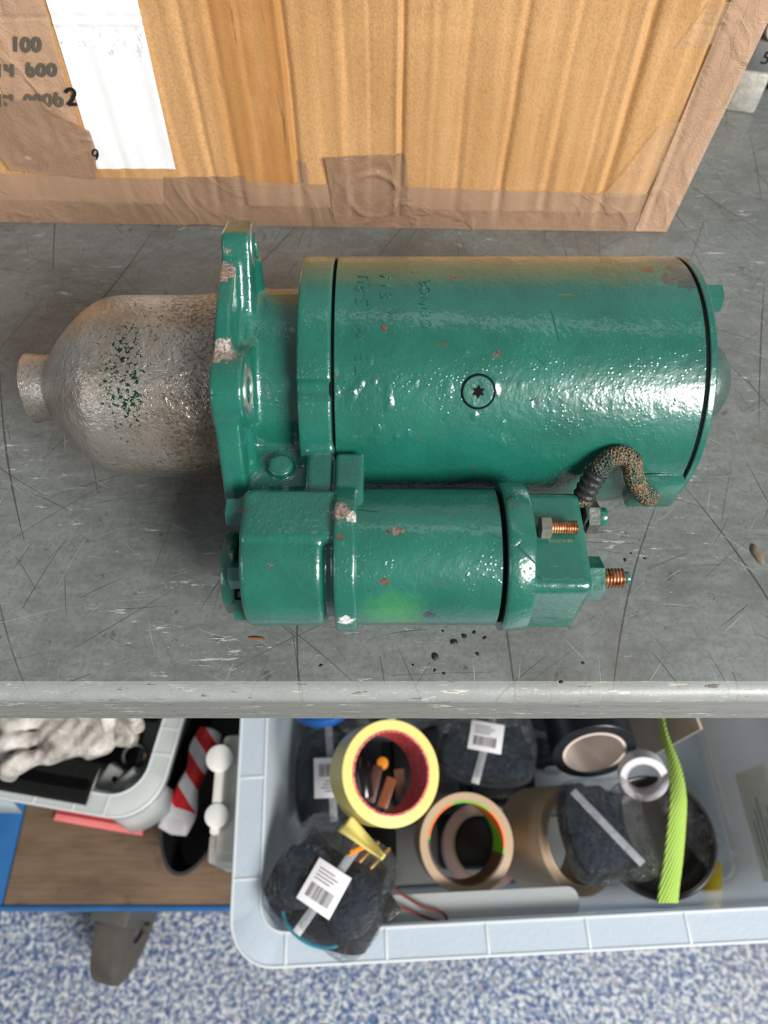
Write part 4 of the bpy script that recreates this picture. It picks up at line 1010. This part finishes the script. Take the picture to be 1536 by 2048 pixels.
roll('tape_roll', 'tan parcel tape roll leaning under the bagged brake pad at the right', b2 + Vector((-.020, .002, -.040)), (.48, -.10, .85), .0560, .0450, .072, tan, card_core, .0018)
p1 = PZ(960, 1775, .262); roll('tape_roll', 'pale pink tape roll low in the tub under the striped-core roll', p1 + Vector((.006, .044, -.006)), (.05, -.05, 1), .047, .034, .022, simple('pale_pink_tape', (.78, .52, .52), .35), card_core)
k1 = PZ(1187, 1527, .372)
roll('tape_roll', 'black tape roll with a cream-edged cardboard core, standing end on at the back', k1 + Vector((.002, .042, -.014)), (.03, -.93, .40), .0460, .0315, .066, blk_t, simple('white_edged_core', (.66, .56, .50), .6), .0030)
w1 = PZ(1284, 1562, .362)
roll('tape_roll', 'small white tape roll tilted beside the black roll', w1 + Vector((-.003, .003, .015)), (-.18, -.62, .75), .0250, .0175, .018, wht, wht, .001)
bl = PZ(600, 1438, .375)
roll('tape_roll', 'blue tape roll at the back left of the tub under the bench edge', bl + Vector((.020, .042, -.020)), (0, .05, 1), .045, .034, .018, simple('blue_tape', (.02, .12, .42), .4), card_core)

# ---- brake pads in bags
pad_m = simple('dark_blue_grey_friction', (.012, .022, .036), .42, nscale=120, var=.5, bump=.0006, bscale=600)
pad_m2 = simple('black_pad_plate', (.012, .014, .018), .45, nscale=80, var=.4)
teal_m = simple('teal_edge', (.02, .24, .34), .4); strap_m = simple('grey_white_strap', (.50, .51, .53), .45); label_m = simple('white_label_card', (.82, .80, .83), .5, var=.03); bar_m = simple('barcode_ink', (.10, .09, .11), .6)
brass_m = simple('brass_clip', (.55, .34, .12), .35, .8); cop2 = simple('coppery_part', (.36, .12, .06), .4, .3); org_m = simple('orange_wear_clip', (.80, .26, .02), .4)
def mat_bag():
    t = NT('crinkled_clear_bag'); co = t.co()
    n = t.noise(co, 42, 4, .7, 1.5); n2 = t.noise(co, 120, 3, .7, 1.0); h = t.math('ADD', n, t.math('MULTIPLY', n2, .4)); nb = t.bump(h, .014)
    gl = t.n('ShaderNodeBsdfGlossy'); gl.inputs['Roughness'].default_value = .12; t.l(nb, gl.inputs['Normal'])
    df = t.n('ShaderNodeBsdfDiffuse'); df.inputs[0].default_value = (.62, .66, .70, 1); t.l(nb, df.inputs['Normal'])
    tp = t.n('ShaderNodeBsdfTransparent'); tp.inputs[0].default_value = (.96, .97, .98, 1)
    fr_ = t.n('ShaderNodeFresnel'); fr_.inputs[0].default_value = 1.5; t.l(nb, fr_.inputs[1])
    rd = t.ramp(t.math('ABSOLUTE', t.math('SUBTRACT', n, .5)), [(0.0, .06), (.02, .012), (.2, .004)])
    a = t.n('ShaderNodeMixShader'); t.l(rd, a.inputs[0]); t.l(tp.outputs[0], a.inputs[1]); t.l(df.outputs[0], a.inputs[2])
    b = t.n('ShaderNodeMixShader'); t.l(t.math('MULTIPLY', fr_.outputs[0], .55, clamp=True), b.inputs[0]); t.l(a.outputs[0], b.inputs[1]); t.l(gl.outputs[0], b.inputs[2])
    t.l(b.outputs[0], t.out.inputs[0]); return t.m
bag_m = mat_bag()
def pad_outline(w, h, n=18):
    """kidney outline of a brake pad, ears at both ends"""
    out = []
    for k in range(n + 1): a = math.radians(165 - 150 * k / n); out.append((w / 2 * math.cos(a) * 1.0, h * .30 + h * .22 * math.sin(a)))
    out += [(w * .50, h * .12), (w * .46, h * .08), (w * .46, -h * .10), (w * .40, -h * .16)]
    for k in range(n + 1): a = math.radians(15 + 150 * k / n); out.append((w * .36 * math.cos(a), -h * .42 + h * .14 * math.sin(a)))
    out += [(-w * .40, -h * .16), (-w * .46, -h * .10), (-w * .46, h * .08), (-w * .50, h * .12)]
    return out
def bagshape(rx, ry, top, seed):
    top = top * .86
    """loose bag: a puffed, wrinkled pillow"""
    mb = MB(); NU, NV = 40, 16
    def g(u, v):
        a = 2 * PI * u; q = v * PI - PI / 2; ce = math.cos(q)
        sq = (abs(math.cos(a)) ** 4 + abs(math.sin(a)) ** 4) ** -.25
        w = 1 + .10 * mnoise.noise(Vector((math.cos(a) * 2.2, math.sin(a) * 2.2, q * 1.3 + seed)))
        x = rx * math.cos(a) * sq * (ce ** .35) * w; y = ry * math.sin(a) * sq * (ce ** .35) * w
        z = (top * .5) * (1 + math.sin(q)) + (.0035 * mnoise.noise(Vector((x * 60, y * 60, seed))) if q > 0 else 0); return (x, y, max(z, 0) - .001)
    return mb.grid(g, NU, NV)
def barcode(t, w, h, z, m, mi):
    lb = MB().box(-w / 2, w / 2, -h / 2, h / 2, 0, .0006, .0002).xf(m); lo = obj('label', lb, label_m, t)
    bars = MB(); x = -w * .36; r_ = random.Random(int(z * 1e5) + 5)
    while x < w * .30: q = r_.choice((.0004, .0008, .0012)); bars.box(x, x + q, -h * .34, -h * .02, .0006, .0008); x += q + r_.choice((.0005, .0009))
    for k in range(4): bars.box(-w * .36, w * (.10 + .07 * (k % 3)), h * (.08 + .08 * k), h * (.105 + .08 * k), .0006, .0008)
    obj('label_print', bars.xf(m), bar_m, lo, smooth=False)
def brake_kit(label, p, rot, w=.105, h=.085, strap=0.3, lab=None, bag=(.062, .055, .030), teal=False, clip=False, two=True, seed=1):
    t = thing('bagged_brake_pad', label, 'brake pad', p, rot)
    m1 = MB().prism(pad_outline(w, h), .0015, .0075, .0006); obj('backing_plate', m1, pad_m2, t, angle=30)
    if two:
        for sx in (-1, 1):
            ov = [(sx * w * .23 + w * .21 * math.cos(a_) , h * .08 + h * .30 * math.sin(a_)) for a_ in [2 * PI * k / 24 for k in range(24)]]
            obj('friction_pad', MB().prism(ov, .0076, .0175, .0010), pad_m, t, angle=30)
    else: obj('friction_pad', MB().prism([(x * .86, y * .82 + .002) for x, y in pad_outline(w, h)], .0076, .0175, .0012), pad_m, t, angle=30)
    if teal: obj('painted_edge', MB().tube([(w * .30 * math.cos(math.radians(a_)), h * .32 + h * .22 * math.sin(math.radians(a_)), .006) for a_ in range(30, 151, 10)], .0022, 8), teal_m, t)
    s_ = MB().box(-w * .46, w * .46, -.0042, .0042, .0178, .0186, .0003).xf(Matrix.Rotation(strap, 4, 'Z')); obj('strap', s_, strap_m, t)
    if clip:
        obj('wear_clip', MB().box(-.012, .012, -.0022, .0022, .0180, .0225, .0008).xf(Matrix.Translation((-.010, -h * .40, 0)) @ Matrix.Rotation(.9, 4, 'Z')), org_m, t, label='orange clip')
        for k in range(3): obj('spring_pin', MB().cyl((-.034 + .012 * k, -h * .50 - .004, .012), (-.026 + .012 * k, -h * .28, .019), .0018, 12, .0004), brass_m, t, label='brassy pin')
    if lab:
        lx, ly, lr, lw, lh = lab; barcode(t, lw, lh, p[0], Matrix.Translation((lx, ly, bag[2] * .86 + .0005)) @ Matrix.Rotation(lr, 4, 'Z'), 0)
    obj('clear_bag', bagshape(*bag, seed), bag_m, t, angle=180)
    return t
c1 = PZ(664, 1756, .415)
brake_kit('bagged brake pads with a tilted white barcode label at the front left of the tub', (c1.x, c1.y - .005, .4025), (math.radians(3), math.radians(-1), math.radians(152)), .114, .098, 1.42, (.004, .008, -3.18, .036, .040), (.056, .053, .026), True, True, True, 1)
c2 = PZ(968, 1520, .375)
brake_kit('bagged brake pads with a white label and shiny bag behind the yellow roll', (c2.x + .004, c2.y + .014, .362), (math.radians(12), math.radians(6), math.radians(172)), .105, .085, 1.4, (.000, -.002, math.radians(176), .036, .034), (.054, .042, .030), False, False, False, 4)
c3 = PZ(1195, 1665, .385)
brake_kit('bagged dark brake pad with a bare grey strap resting on the tan roll', (c3.x + .004, c3.y, .386), (math.radians(4), math.radians(10), math.radians(95)), .098, .084, .60, None, (.052, .046, .026), False, False, False, 9)
c4 = PZ(606, 1560, .340)
brake_kit('grey-black brake pads with an upright white label along the left wall of the tub', (c4.x + .028, c4.y + .012, .308), (math.radians(6), math.radians(4), math.radians(90)), .120, .078, .1, (-.010, .004, math.radians(94), .030, .044), (.060, .042, .028), False, False, False, 13)
c5 = PZ(800, 1440, .350)
brake_kit('black bagged pads with a pale strap, half hidden under the bench edge', (c5.x, c5.y + .034, .330), (math.radians(4), 0, math.radians(20)), .110, .08, .9, None, (.060, .048, .028), False, False, False, 17)
c6 = PZ(1085, 1490, .290)
brake_kit('plain black packed pad between the labelled bag and the black roll', (c6.x, c6.y + .010, .275), (math.radians(5), math.radians(3), math.radians(80)), .080, .06, 1.5, None, (.042, .034, .024), False, False, False, 23)

# coppery parts seen down through the yellow roll
for k, (u, v, rz, L_) in enumerate([(775, 1580, .35, .034), (748, 1562, .25, .040), (800, 1560, -.1, .030)]):
    p = PZ(u, v, .335)
    bxm = MB().box(-.006, .006, -L_ / 2, L_ / 2, 0, .011, .0015)
    tag(obj('brake_part', bxm, [cop2, simple('dark_maroon_part', (.09, .035, .03), .4), simple('brown_part', (.16, .07, .04), .4)][k], None, loc=(p.x, p.y, .318), rot=(.15, 0, -rz)), ['copper coloured block seen through the yellow roll', 'dark maroon block left of the copper one inside the yellow roll', 'brown block at the right inside the yellow roll'][k], 'part')
p = PZ(722, 1540, .34); tag(obj('black_tube', MB().cyl((0, -.028, 0), (0, .030, .012), .011, 24, .002), simple('glossy_black_tube', (.015, .012, .014), .15), None, loc=(p.x, p.y, .325), rot=(0, 0, .15)), 'glossy black tube seen through the left of the yellow roll', 'tube')
p = PZ(765, 1525, .33); tag(obj('orange_cap', MB().cyl((0, 0, 0), (0, 0, .012), .0065, 20, .001), org_m, None, loc=(p.x, p.y, .318)), 'small orange cap deep inside the yellow roll', 'cap')

# dark packets that fill the tub under the things on top
fill_m = simple('dark_packet', (.014, .015, .018), .45, nscale=60, var=.6, bump=.001)
fills = [(.110, .300, 0, .040, .048, .070, 0), (.205, .310, 0, .045, .045, .075, 0), (.112, .195, 0, .040, .045, .065, 0), (.205, .205, 0, .042, .045, .055, 0), (.305, .300, 0, .045, .050, .065, 0), (.255, .118, 0, .040, .030, .030, 0), (.300, .200, 0, .040, .040, .045, 0), (.415, .315, 0, .050, .040, .060, 0), (.118, .108, 0, .045, .032, .055, 0)]
FL = ['back left corner', 'back middle', 'left side under the labelled pads', 'middle under the yellow roll', 'back, under the shiny bag', 'front, under the striped-core roll', 'middle, beside the tan roll', 'back right, under the black roll', 'front left, under the tilted label']
for k, (x, y, z, hx, hy, hh, rz) in enumerate(fills):
    q = BL(x, y, .005); m = MB().box(-hx, hx, -hy, hy, 0, hh, .008)
    m.v = [(a * (1 + .05 * mnoise.noise(Vector((a * 30, b * 30, c * 30 + k)))), b * (1 + .05 * mnoise.noise(Vector((b * 30, c * 30, a * 30 + k)))), c) for a, b, c in m.v]
    tag(obj('packet', m, fill_m, None, loc=q, rot=(0, 0, rz)), 'dark wrapped packet at the ' + FL[k] + ' of the big tub', 'packet')

# black round tray at the right of the tub
dp = PZ(1316, 1692, .368)
dsh = MB().lathe([(0.004, .0001), (.004, .052), (.006, .0600), (.018, .0700), (.027, .0745), (.0300, .0755), (.0315, .0780), (.0300, .0805), (.0260, .0815), (.0235, .0800), (.0240, .0765), (.014, .0715), (.0, .060), (0, .0001)], 96).xf(Matrix.Rotation(-PI / 2, 4, 'Y'))
dish = thing('round_tray', 'large round black plastic tray with a raised rim at the right of the tub', 'tray', (dp.x, dp.y + .008, .352), (math.radians(-4), math.radians(-5), 0), None)
dish.scale = (.745, .745, .745)
obj('tray_body', dsh, simple('dull_black_plastic', (.028, .025, .022), .38, nscale=30, var=.35), dish)
obj('rim_step', MB().lathe([(.0300, .0745), (.0309, .0752), (.0302, .0762)], 96).xf(Matrix.Rotation(-PI / 2, 4, 'Y')), simple('rim_black', (.012, .012, .013), .3), dish)
# crumpled clear bag on the tray
def crumple(name, label, p, rx, ry, hh, seed, mat, amp=.010, sc=45):
    mb = MB()
    def g(u, v):
        x = (u - .5) * 2 * rx; y = (v - .5) * 2 * ry; z = hh * max(0, 1 - (abs(2 * u - 1) ** 3)) * max(0, 1 - abs(2 * v - 1) ** 3) * .5 + amp * (mnoise.noise(Vector((x * sc, y * sc, seed))) + .5 * mnoise.noise(Vector((x * sc * 2.3, y * sc * 2.3, seed)))) + amp
        return (x * (1 + .15 * mnoise.noise(Vector((y * 30, seed, 1)))), y * (1 + .15 * mnoise.noise(Vector((x * 30, seed, 2)))), max(z, 0))
    return tag(obj(name, mb.grid(g, 40, 40), mat, None, angle=180, loc=p), label, 'bag')
q = PZ(1390, 1650, .375); o = crumple('empty_bag', 'crumpled clear empty bag lying in the black tray', (q.x, q.y - .004, .3655), .020, .040, .010, 3, bag_m, .009, 50); o.rotation_euler = (0, .15, .5)
q = PZ(1262, 1750, .375); o = crumple('empty_bag', 'flattened clear bag corner at the left of the tray, under the green webbing', (q.x + .008, q.y + .004, .3665), .026, .024, .006, 8, bag_m, .006, 60); o.rotation_euler = (0, 0, -.3)

# lime green webbing
def mat_web():
    t = NT('lime_webbing'); co = t.co('UV'); 
    co = t.co(); a = t.math('SINE', t.math('MULTIPLY', t.sep(co)[1], 1300)); b = t.math('SINE', t.math('MULTIPLY', t.sep(co)[0], 1900)); w_ = t.math('MULTIPLY', a, b)
    c = t.mix(t.ramp(w_, [(0.2, 0.0), (.8, 1.0)]), (.30, .52, .05), (.72, .86, .30)); t.bsdf(c, .6, 0, t.bump(w_, .0006)); return t.m
ctr = catmull([PZ(1318, 1405, .370), PZ(1330, 1470, .384), PZ(1350, 1535, .396), PZ(1356, 1600, .402), PZ(1352, 1660, .400), PZ(1346, 1720, .397), PZ(1338, 1775, .396), PZ(1335, 1806, .395)], 8)
wid = [.005, .0055, .009, .013, .014, .0145, .0150, .0152]
def webf(u, v):
    k = u * (len(ctr) - 1); i = min(int(k), len(ctr) - 2); f_ = k - i; p = ctr[i].lerp(ctr[i + 1], f_); tn = (ctr[i + 1] - ctr[i]).normalized()
    kk = u * 7; j = min(int(kk), 6); w = (wid[j] * (1 - kk + j) + wid[j + 1] * (kk - j)) * .68
    tw = 1.25 * max(0, 1 - u * 2.2); sd_ = Vector((math.cos(tw), 0, math.sin(tw))); q = p + sd_ * (v - .5) * 2 * w; q.z += .0015 * math.cos((v - .5) * 4); return q[:]
tag(obj('webbing_strap', MB().grid(webf, 60, 8), mat_web(), None, angle=180, thick=.0012), 'lime green woven webbing strap hanging over the black tray', 'strap')

# thin red lead with a black connector
cpts = [PZ(u_, v_, z_) for u_, v_, z_ in ((786, 1778, .392), (815, 1795, .390), (850, 1816, .3885), (882, 1824, .3865), (893, 1836, .3865), (888, 1844, .3865), (860, 1838, .387), (820, 1822, .389), (790, 1812, .391))]
ld = thing('wire_lead', 'dark red looped wire with a small black connector at the front of the tub', 'wire', cpts[0]); 
obj('wire', MB().tube([p - cpts[0] for p in catmull(cpts, 7)], .0014, 8), simple('dark_red_wire', (.16, .035, .025), .4), ld)
q = PZ(776, 1814, .393) - cpts[0]; obj('connector', MB().box(-.009, .009, -.011, .011, -.006, .006, .002).xf(Matrix.Translation(q) @ Matrix.Rotation(.6, 4, 'Z')), simple('black_connector', (.02, .02, .02), .4, nscale=200, var=.6, bump=.001), ld)
# silica/white paper scraps on the tub floor
q = BL(.30, .11, .0048); tag(obj('plastic_sheet', MB().box(-.16, .16, -.034, .034, 0, .0012, .0003), simple('milky_sheet', (.62, .60, .58), .4, nscale=20, var=.15), None, loc=(q.x, q.y, q.z), rot=(0, 0, A1)), 'milky plastic sheet flat on the floor of the big tub', 'sheet')
# small bottle with yellow liquid beside the tray
q = PZ(1438, 1800, .262); bt = thing('small_bottle', 'small clear bottle of yellow liquid behind the rim, right of the black tray', 'bottle', (q.x - .004, q.y - .002, .246), (0, 0, -.25))
obj('bottle_body', MB().cyl((0, .045, 0), (0, -.004, 0), .012, 24, .003), simple('amber_liquid', (.62, .42, .02), .15), bt); obj('neck', MB().cyl((0, -.004, 0), (0, -.014, 0), .007, 20, .001), simple('clear_neck', (.7, .68, .6), .15), bt); obj('cap', MB().cyl((0, -.014, 0), (0, -.022, 0), .0085, 20, .001), simple('dark_cap', (.05, .05, .05), .4), bt)
# cardboard flap and folded sheet at the right back
q = BL(.455, .275, .010); tag(obj('cardboard_divider', MB().box(-.0015, .0015, -.070, .070, 0, .150, .0006), simple('beige_card', (.42, .33, .25), .65, nscale=40, var=.2), None, loc=(q.x + .025, q.y, q.z), rot=(0, .16, A1 + .12)), 'beige cardboard sheet standing behind the green webbing', 'cardboard')

# ---- things in the small tub
def glove(name, label, p, rot, seed, mat, sc=1.0):
    h_ = .0016; X, Y, Z = grid_axes(-.062, .062, -.075, .085, -.004, .044, h_)
    def cap(a, b, r): return f_caps(X, Y, Z * 1.0, a, b, r)
    F = f_box(X, Y, Z, (0, -.010, .014), (.036, .040, .014), .012)
    r_ = random.Random(seed)
    for k, (x0, L_) in enumerate([(-.027, .050), (-.009, .060), (.010, .056), (.027, .044)]):
        bx_ = x0 * 1.25 + r_.uniform(-.006, .006); F = smin(F, cap((x0, .020, .015), (bx_, .026 + L_ * .55, .020 + r_.uniform(0, .010)), .0098), .004); F = smin(F, cap((bx_, .026 + L_ * .55, .022), (bx_ + r_.uniform(-.006, .006), .022 + L_ * .75, .010), .0092), .003)
    F = smin(F, cap((.028, -.022, .014), (.050, .010, .018), .0105), .006)
    F = smin(F, f_box(X, Y, Z, (0, -.058, .013), (.031, .014, .012), .010), .003)
    W_ = .0017 * np.sin(Y * 170 + 2.2 * np.sin(X * 45 + seed) + Z * 50) + .0013 * np.sin(X * 120 + 2.5 * np.sin(Y * 40 + seed * 2)) + .0006 * np.sin((X + Y) * 320 + Z * 100 + seed)
    F = F + W_; F = np.maximum(F, -(Z - 0.0))
    t = thing(name, label, 'glove', p, rot)
    pos, qd = surface_nets(F, (-.062, -.075, -.004), h_); m = MB(); m.v = [tuple(a * sc for a in v) for v in pos.tolist()]; m.f = [tuple(f) for f in qd.tolist()]
    obj('glove_body', m, mat, t, angle=180, fix=False)
    cf = MB().lathe([(-.004, .0300), (-.003, .0315), (.003, .0315), (.004, .0300), (.003, .0285), (-.003, .0285), (-.004, .0300)], 40).xf(Matrix.Translation((0, -.067 * sc, .0135 * sc)) @ Matrix.Rotation(PI / 2, 4, 'Z') @ Matrix.Diagonal((1, 1.02 * sc, .40 * sc, 1)))
    obj('cuff_hem', cf, simple('grey_green_hem', (.11, .14, .11), .8), t); return t
glv = NT('dirty_white_leather'); co = glv.co(); n = glv.noise(co, 30, 4, .7); n2 = glv.noise(co, 11, 3)
cc = glv.ramp(n, [(.32, (.12, .10, .085)), (.48, (.42, .385, .35)), (.7, (.70, .66, .62))]); cc = glv.mix(glv.ramp(n2, [(.55, 0.0), (.7, .6)]), cc, (.16, .15, .13)); glv.bsdf(cc, .75, 0, glv.bump(glv.noise(co, 180, 3), .0015)); glv = glv.m
g1 = PZ(135, 1478, .335); glove('work_glove', 'dirty white leather work glove, crumpled in the small tub', (g1.x + .000, g1.y + .012, .328), (.08, .04, 1.75), 3, glv, 1.08)
g2 = PZ(250, 1450, .330); glove('work_glove', 'second dirty white work glove, nearer the right wall of the small tub', (g2.x + .004, g2.y + .050, .366), (.10, -.02, 2.9), 8, glv, .95)
g3 = PZ(30, 1490, .325); glove('work_glove', 'greyer work glove with a green hem at the left edge of the picture', (g3.x - .050, g3.y + .040, .328), (0, .02, 3.0), 12, simple('grey_leather', (.30, .29, .27), .8, nscale=30, var=.4, bump=.002), 1.0)
blk2 = simple('black_tool_plastic', (.015, .016, .016), .4, nscale=60, var=.5); gry = simple('grey_plastic', (.26, .26, .25), .5)
# contents below the gloves
for k, (x, y, hx, hy, hh, rz, lb) in enumerate([(.120, .150, .056, .072, .108, 0, 'left'), (.278, .178, .056, .046, .070, 0, 'right'), (.255, .092, .066, .028, .045, 0, 'front')]):
    q = SL(x, y, .004); tag(obj('dark_case', MB().box(-hx, hx, -hy, hy, 0, hh, .006), blk2, None, loc=q, rot=(0, 0, A2 + rz)), 'black plastic case at the ' + lb + ' of the small tub under the gloves', 'case')
q = PZ(222, 1550, .30); sb_ = thing('switch_block', 'grey plastic switch block with a hole, in front of the gloves', 'switch', (q.x, q.y, .279), (.3, .2, -.5))
obj('housing', MB().box(-.014, .014, -.016, .016, 0, .018, .003), gry, sb_); obj('hole', MB().cyl((.002, .004, .0178), (.002, .004, .0186), .0035, 16), black_m, sb_)
hp = catmull([PZ(200, 1592, .272), PZ(228, 1575, .288), PZ(254, 1556, .300), PZ(272, 1540, .305)], 6); tag(obj('grey_hose', MB().tube(hp, .0052, 14), simple('grey_hose', (.36, .38, .38), .4), None), 'short pale grey hose at the right of the small tub', 'hose')
q = PZ(264, 1505, .30); rg = thing('clamp_ring', 'black hose clamp ring near the right wall of the small tub', 'clamp', (q.x, q.y, .286), (.5, .3, 0)); obj('ring', MB().lathe([(-.005, .012), (-.005, .015), (.005, .015), (.005, .012), (-.005, .012)], 32).xf(Matrix.Rotation(PI / 2, 4, 'Y')), blk2, rg); obj('screw', MB().cyl((.012, -.006, 0), (.012, .006, 0), .003, 12, .0005), brass_m, rg)
q = PZ(70, 1558, .31); tag(obj('pale_knob', MB().cyl((0, 0, 0), (0, 0, .016), .0055, 20, .0018), simple('cream_knob', (.72, .66, .50), .35), None, loc=(q.x, q.y, .288)), 'small cream knob in front of the left glove', 'knob')
q = PZ(110, 1568, .30); tag(obj('red_clip', MB().box(-.007, .007, -.009, .009, 0, .010, .002), red_m, None, loc=(q.x, q.y, .2595), rot=(0, 0, .3)), 'small red clip right of the cream knob', 'clip')
tag(obj('green_cord', MB().tube(catmull([PZ(205, 1600, .262), PZ(228, 1606, .258), PZ(250, 1602, .262), PZ(262, 1592, .270)], 6), .003, 8), simple('dark_green_cord', (.03, .09, .035), .6), None), 'dark green cord in the front right corner of the small tub', 'cord')
tag(obj('green_cord', MB().tube(catmull([PZ(-15, 1520, .305), PZ(25, 1545, .300), PZ(60, 1551, .300), PZ(95, 1548, .302)], 6), .003, 8), simple('grey_green_cord', (.07, .12, .08), .6), None), 'grey green cord below the left glove hem', 'cord')

# ---- between the tubs
# tall mesh bag with red and white stripes
def mat_stripes():
    t = NT('red_white_film'); co = t.co(); x, y, z = t.sep(co)
    s_ = t.math('SINE', t.math('ADD', t.math('MULTIPLY', y, 165), t.math('MULTIPLY', x, 120))); m_ = t.math('GREATER_THAN', s_, -.05)
    far = t.math('GREATER_THAN', y, -.034); c = t.mix(t.math('MULTIPLY', m_, far), (.80, .76, .78), (.72, .012, .02))
    wv = t.math('MULTIPLY', t.math('SINE', t.math('MULTIPLY', y, 1500)), t.math('SINE', t.math('MULTIPLY', x, 1500))); near = t.math('LESS_THAN', y, -.045)
    c = t.mix(t.math('MULTIPLY', t.math('MULTIPLY', t.math('GREATER_THAN', wv, .15), near), .55), c, (.42, .38, .40)); t.bsdf(c, .35, 0, t.bump(t.noise(co, 60, 3), .002)); return t.m
q0 = PZ(325, 1678, .262); q1 = PZ(392, 1450, .310)
sbag = thing('striped_bag', 'red and white striped plastic bag wedged right of the small tub', 'bag', ((q0.x + q1.x) / 2 + .011, (q0.y + q1.y) / 2 + .004, .2592), (0, 0, math.atan2(q1.y - q0.y, q1.x - q0.x) - PI / 2))
ln = math.hypot(q1.x - q0.x, q1.y - q0.y) * 1.0
def bagf(u, v):
    a = 2 * PI * u; yy = (v - .5) * ln; w = .0115 + .003 * math.sin(v * 9) + (.006 * (1 - v)); hz = .0068 + .011 * v
    x = w * math.copysign(abs(math.cos(a)) ** .7, math.cos(a)); z = hz + (hz - .001) * math.copysign(abs(math.sin(a)) ** .8, math.sin(a)); e = 1 if 0.02 < v < .98 else .02
    return (x * e + .003 * mnoise.noise(Vector((yy * 40, z * 30, 0))), yy, hz + (z - hz) * e + .004 * mnoise.noise(Vector((x * 60, yy * 30, 3))) * e + .001)
obj('bag_body', MB().grid(bagf, 36, 40), mat_stripes(), sbag, angle=180)
# black rubber tub
def ell(rx, ry, z, n=72): return [(rx * math.cos(2 * PI * k / n), ry * math.sin(2 * PI * k / n), z) for k in range(n)]
bt2 = thing('black_basin', 'black oval rubber basin standing between the two plastic tubs', 'basin', (-.218, .192, DECK + .001), (0, 0, -.17))
obj('basin_wall', loops([ell(.0010, .06, .0), ell(.030, .104, .0), ell(.0325, .1070, .004), ell(.0430, .117, .052), ell(.0435, .118, .0545), ell(.0420, .1165, .0545), ell(.0310, .105, .006), ell(.020, .09, .005)], True), simple('black_rubber', (.016, .015, .015), .38, nscale=40, var=.3), bt2)
obj('basin_rim', loops([ell(.0435, .118, .0535), ell(.0455, .1210, .0545), ell(.0455, .1210, .0570), ell(.0425, .1170, .0575), ell(.0415, .1160, .0550)]), simple('black_rubber_rim', (.045, .045, .047), .35), bt2)
# white plastic sprayer parts
wb_m = simple('yellowed_white_plastic', (.66, .63, .56), .45, nscale=30, var=.2); wc = PZ(458, 1588, .372)
wb = thing('white_dispenser', 'yellowed white plastic dispenser with two round caps beside the big tub', 'dispenser', (wc.x, wc.y, DECK + .1185), (0, 0, .03))
obj('dispenser_body', MB().box(-.012, .0145, -.058, .064, 0, .050, .006), wb_m, wb)
obj('dispenser_spine', MB().box(-.0165, -.006, -.040, .052, .040, .060, .003), simple('white_plastic_edge', (.78, .75, .66), .4), wb)
obj('round_cap', MB().cyl((-.012, .036, .053), (-.0122, .036, .062), .0145, 28, .002), simple('white_cap', (.76, .76, .72), .4), wb)
obj('round_cap', MB().cyl((-.010, -.022, .053), (-.0102, -.022, .062), .0125, 28, .002), bpy.data.materials['white_cap'], wb)
obj('spout_block', MB().box(-.020, .012, -.066, -.036, -.056, .044, .005), wb_m, wb)
obj('foot', MB().box(-.014, .010, .030, .060, -.0595, .004, .003), wb_m, wb)
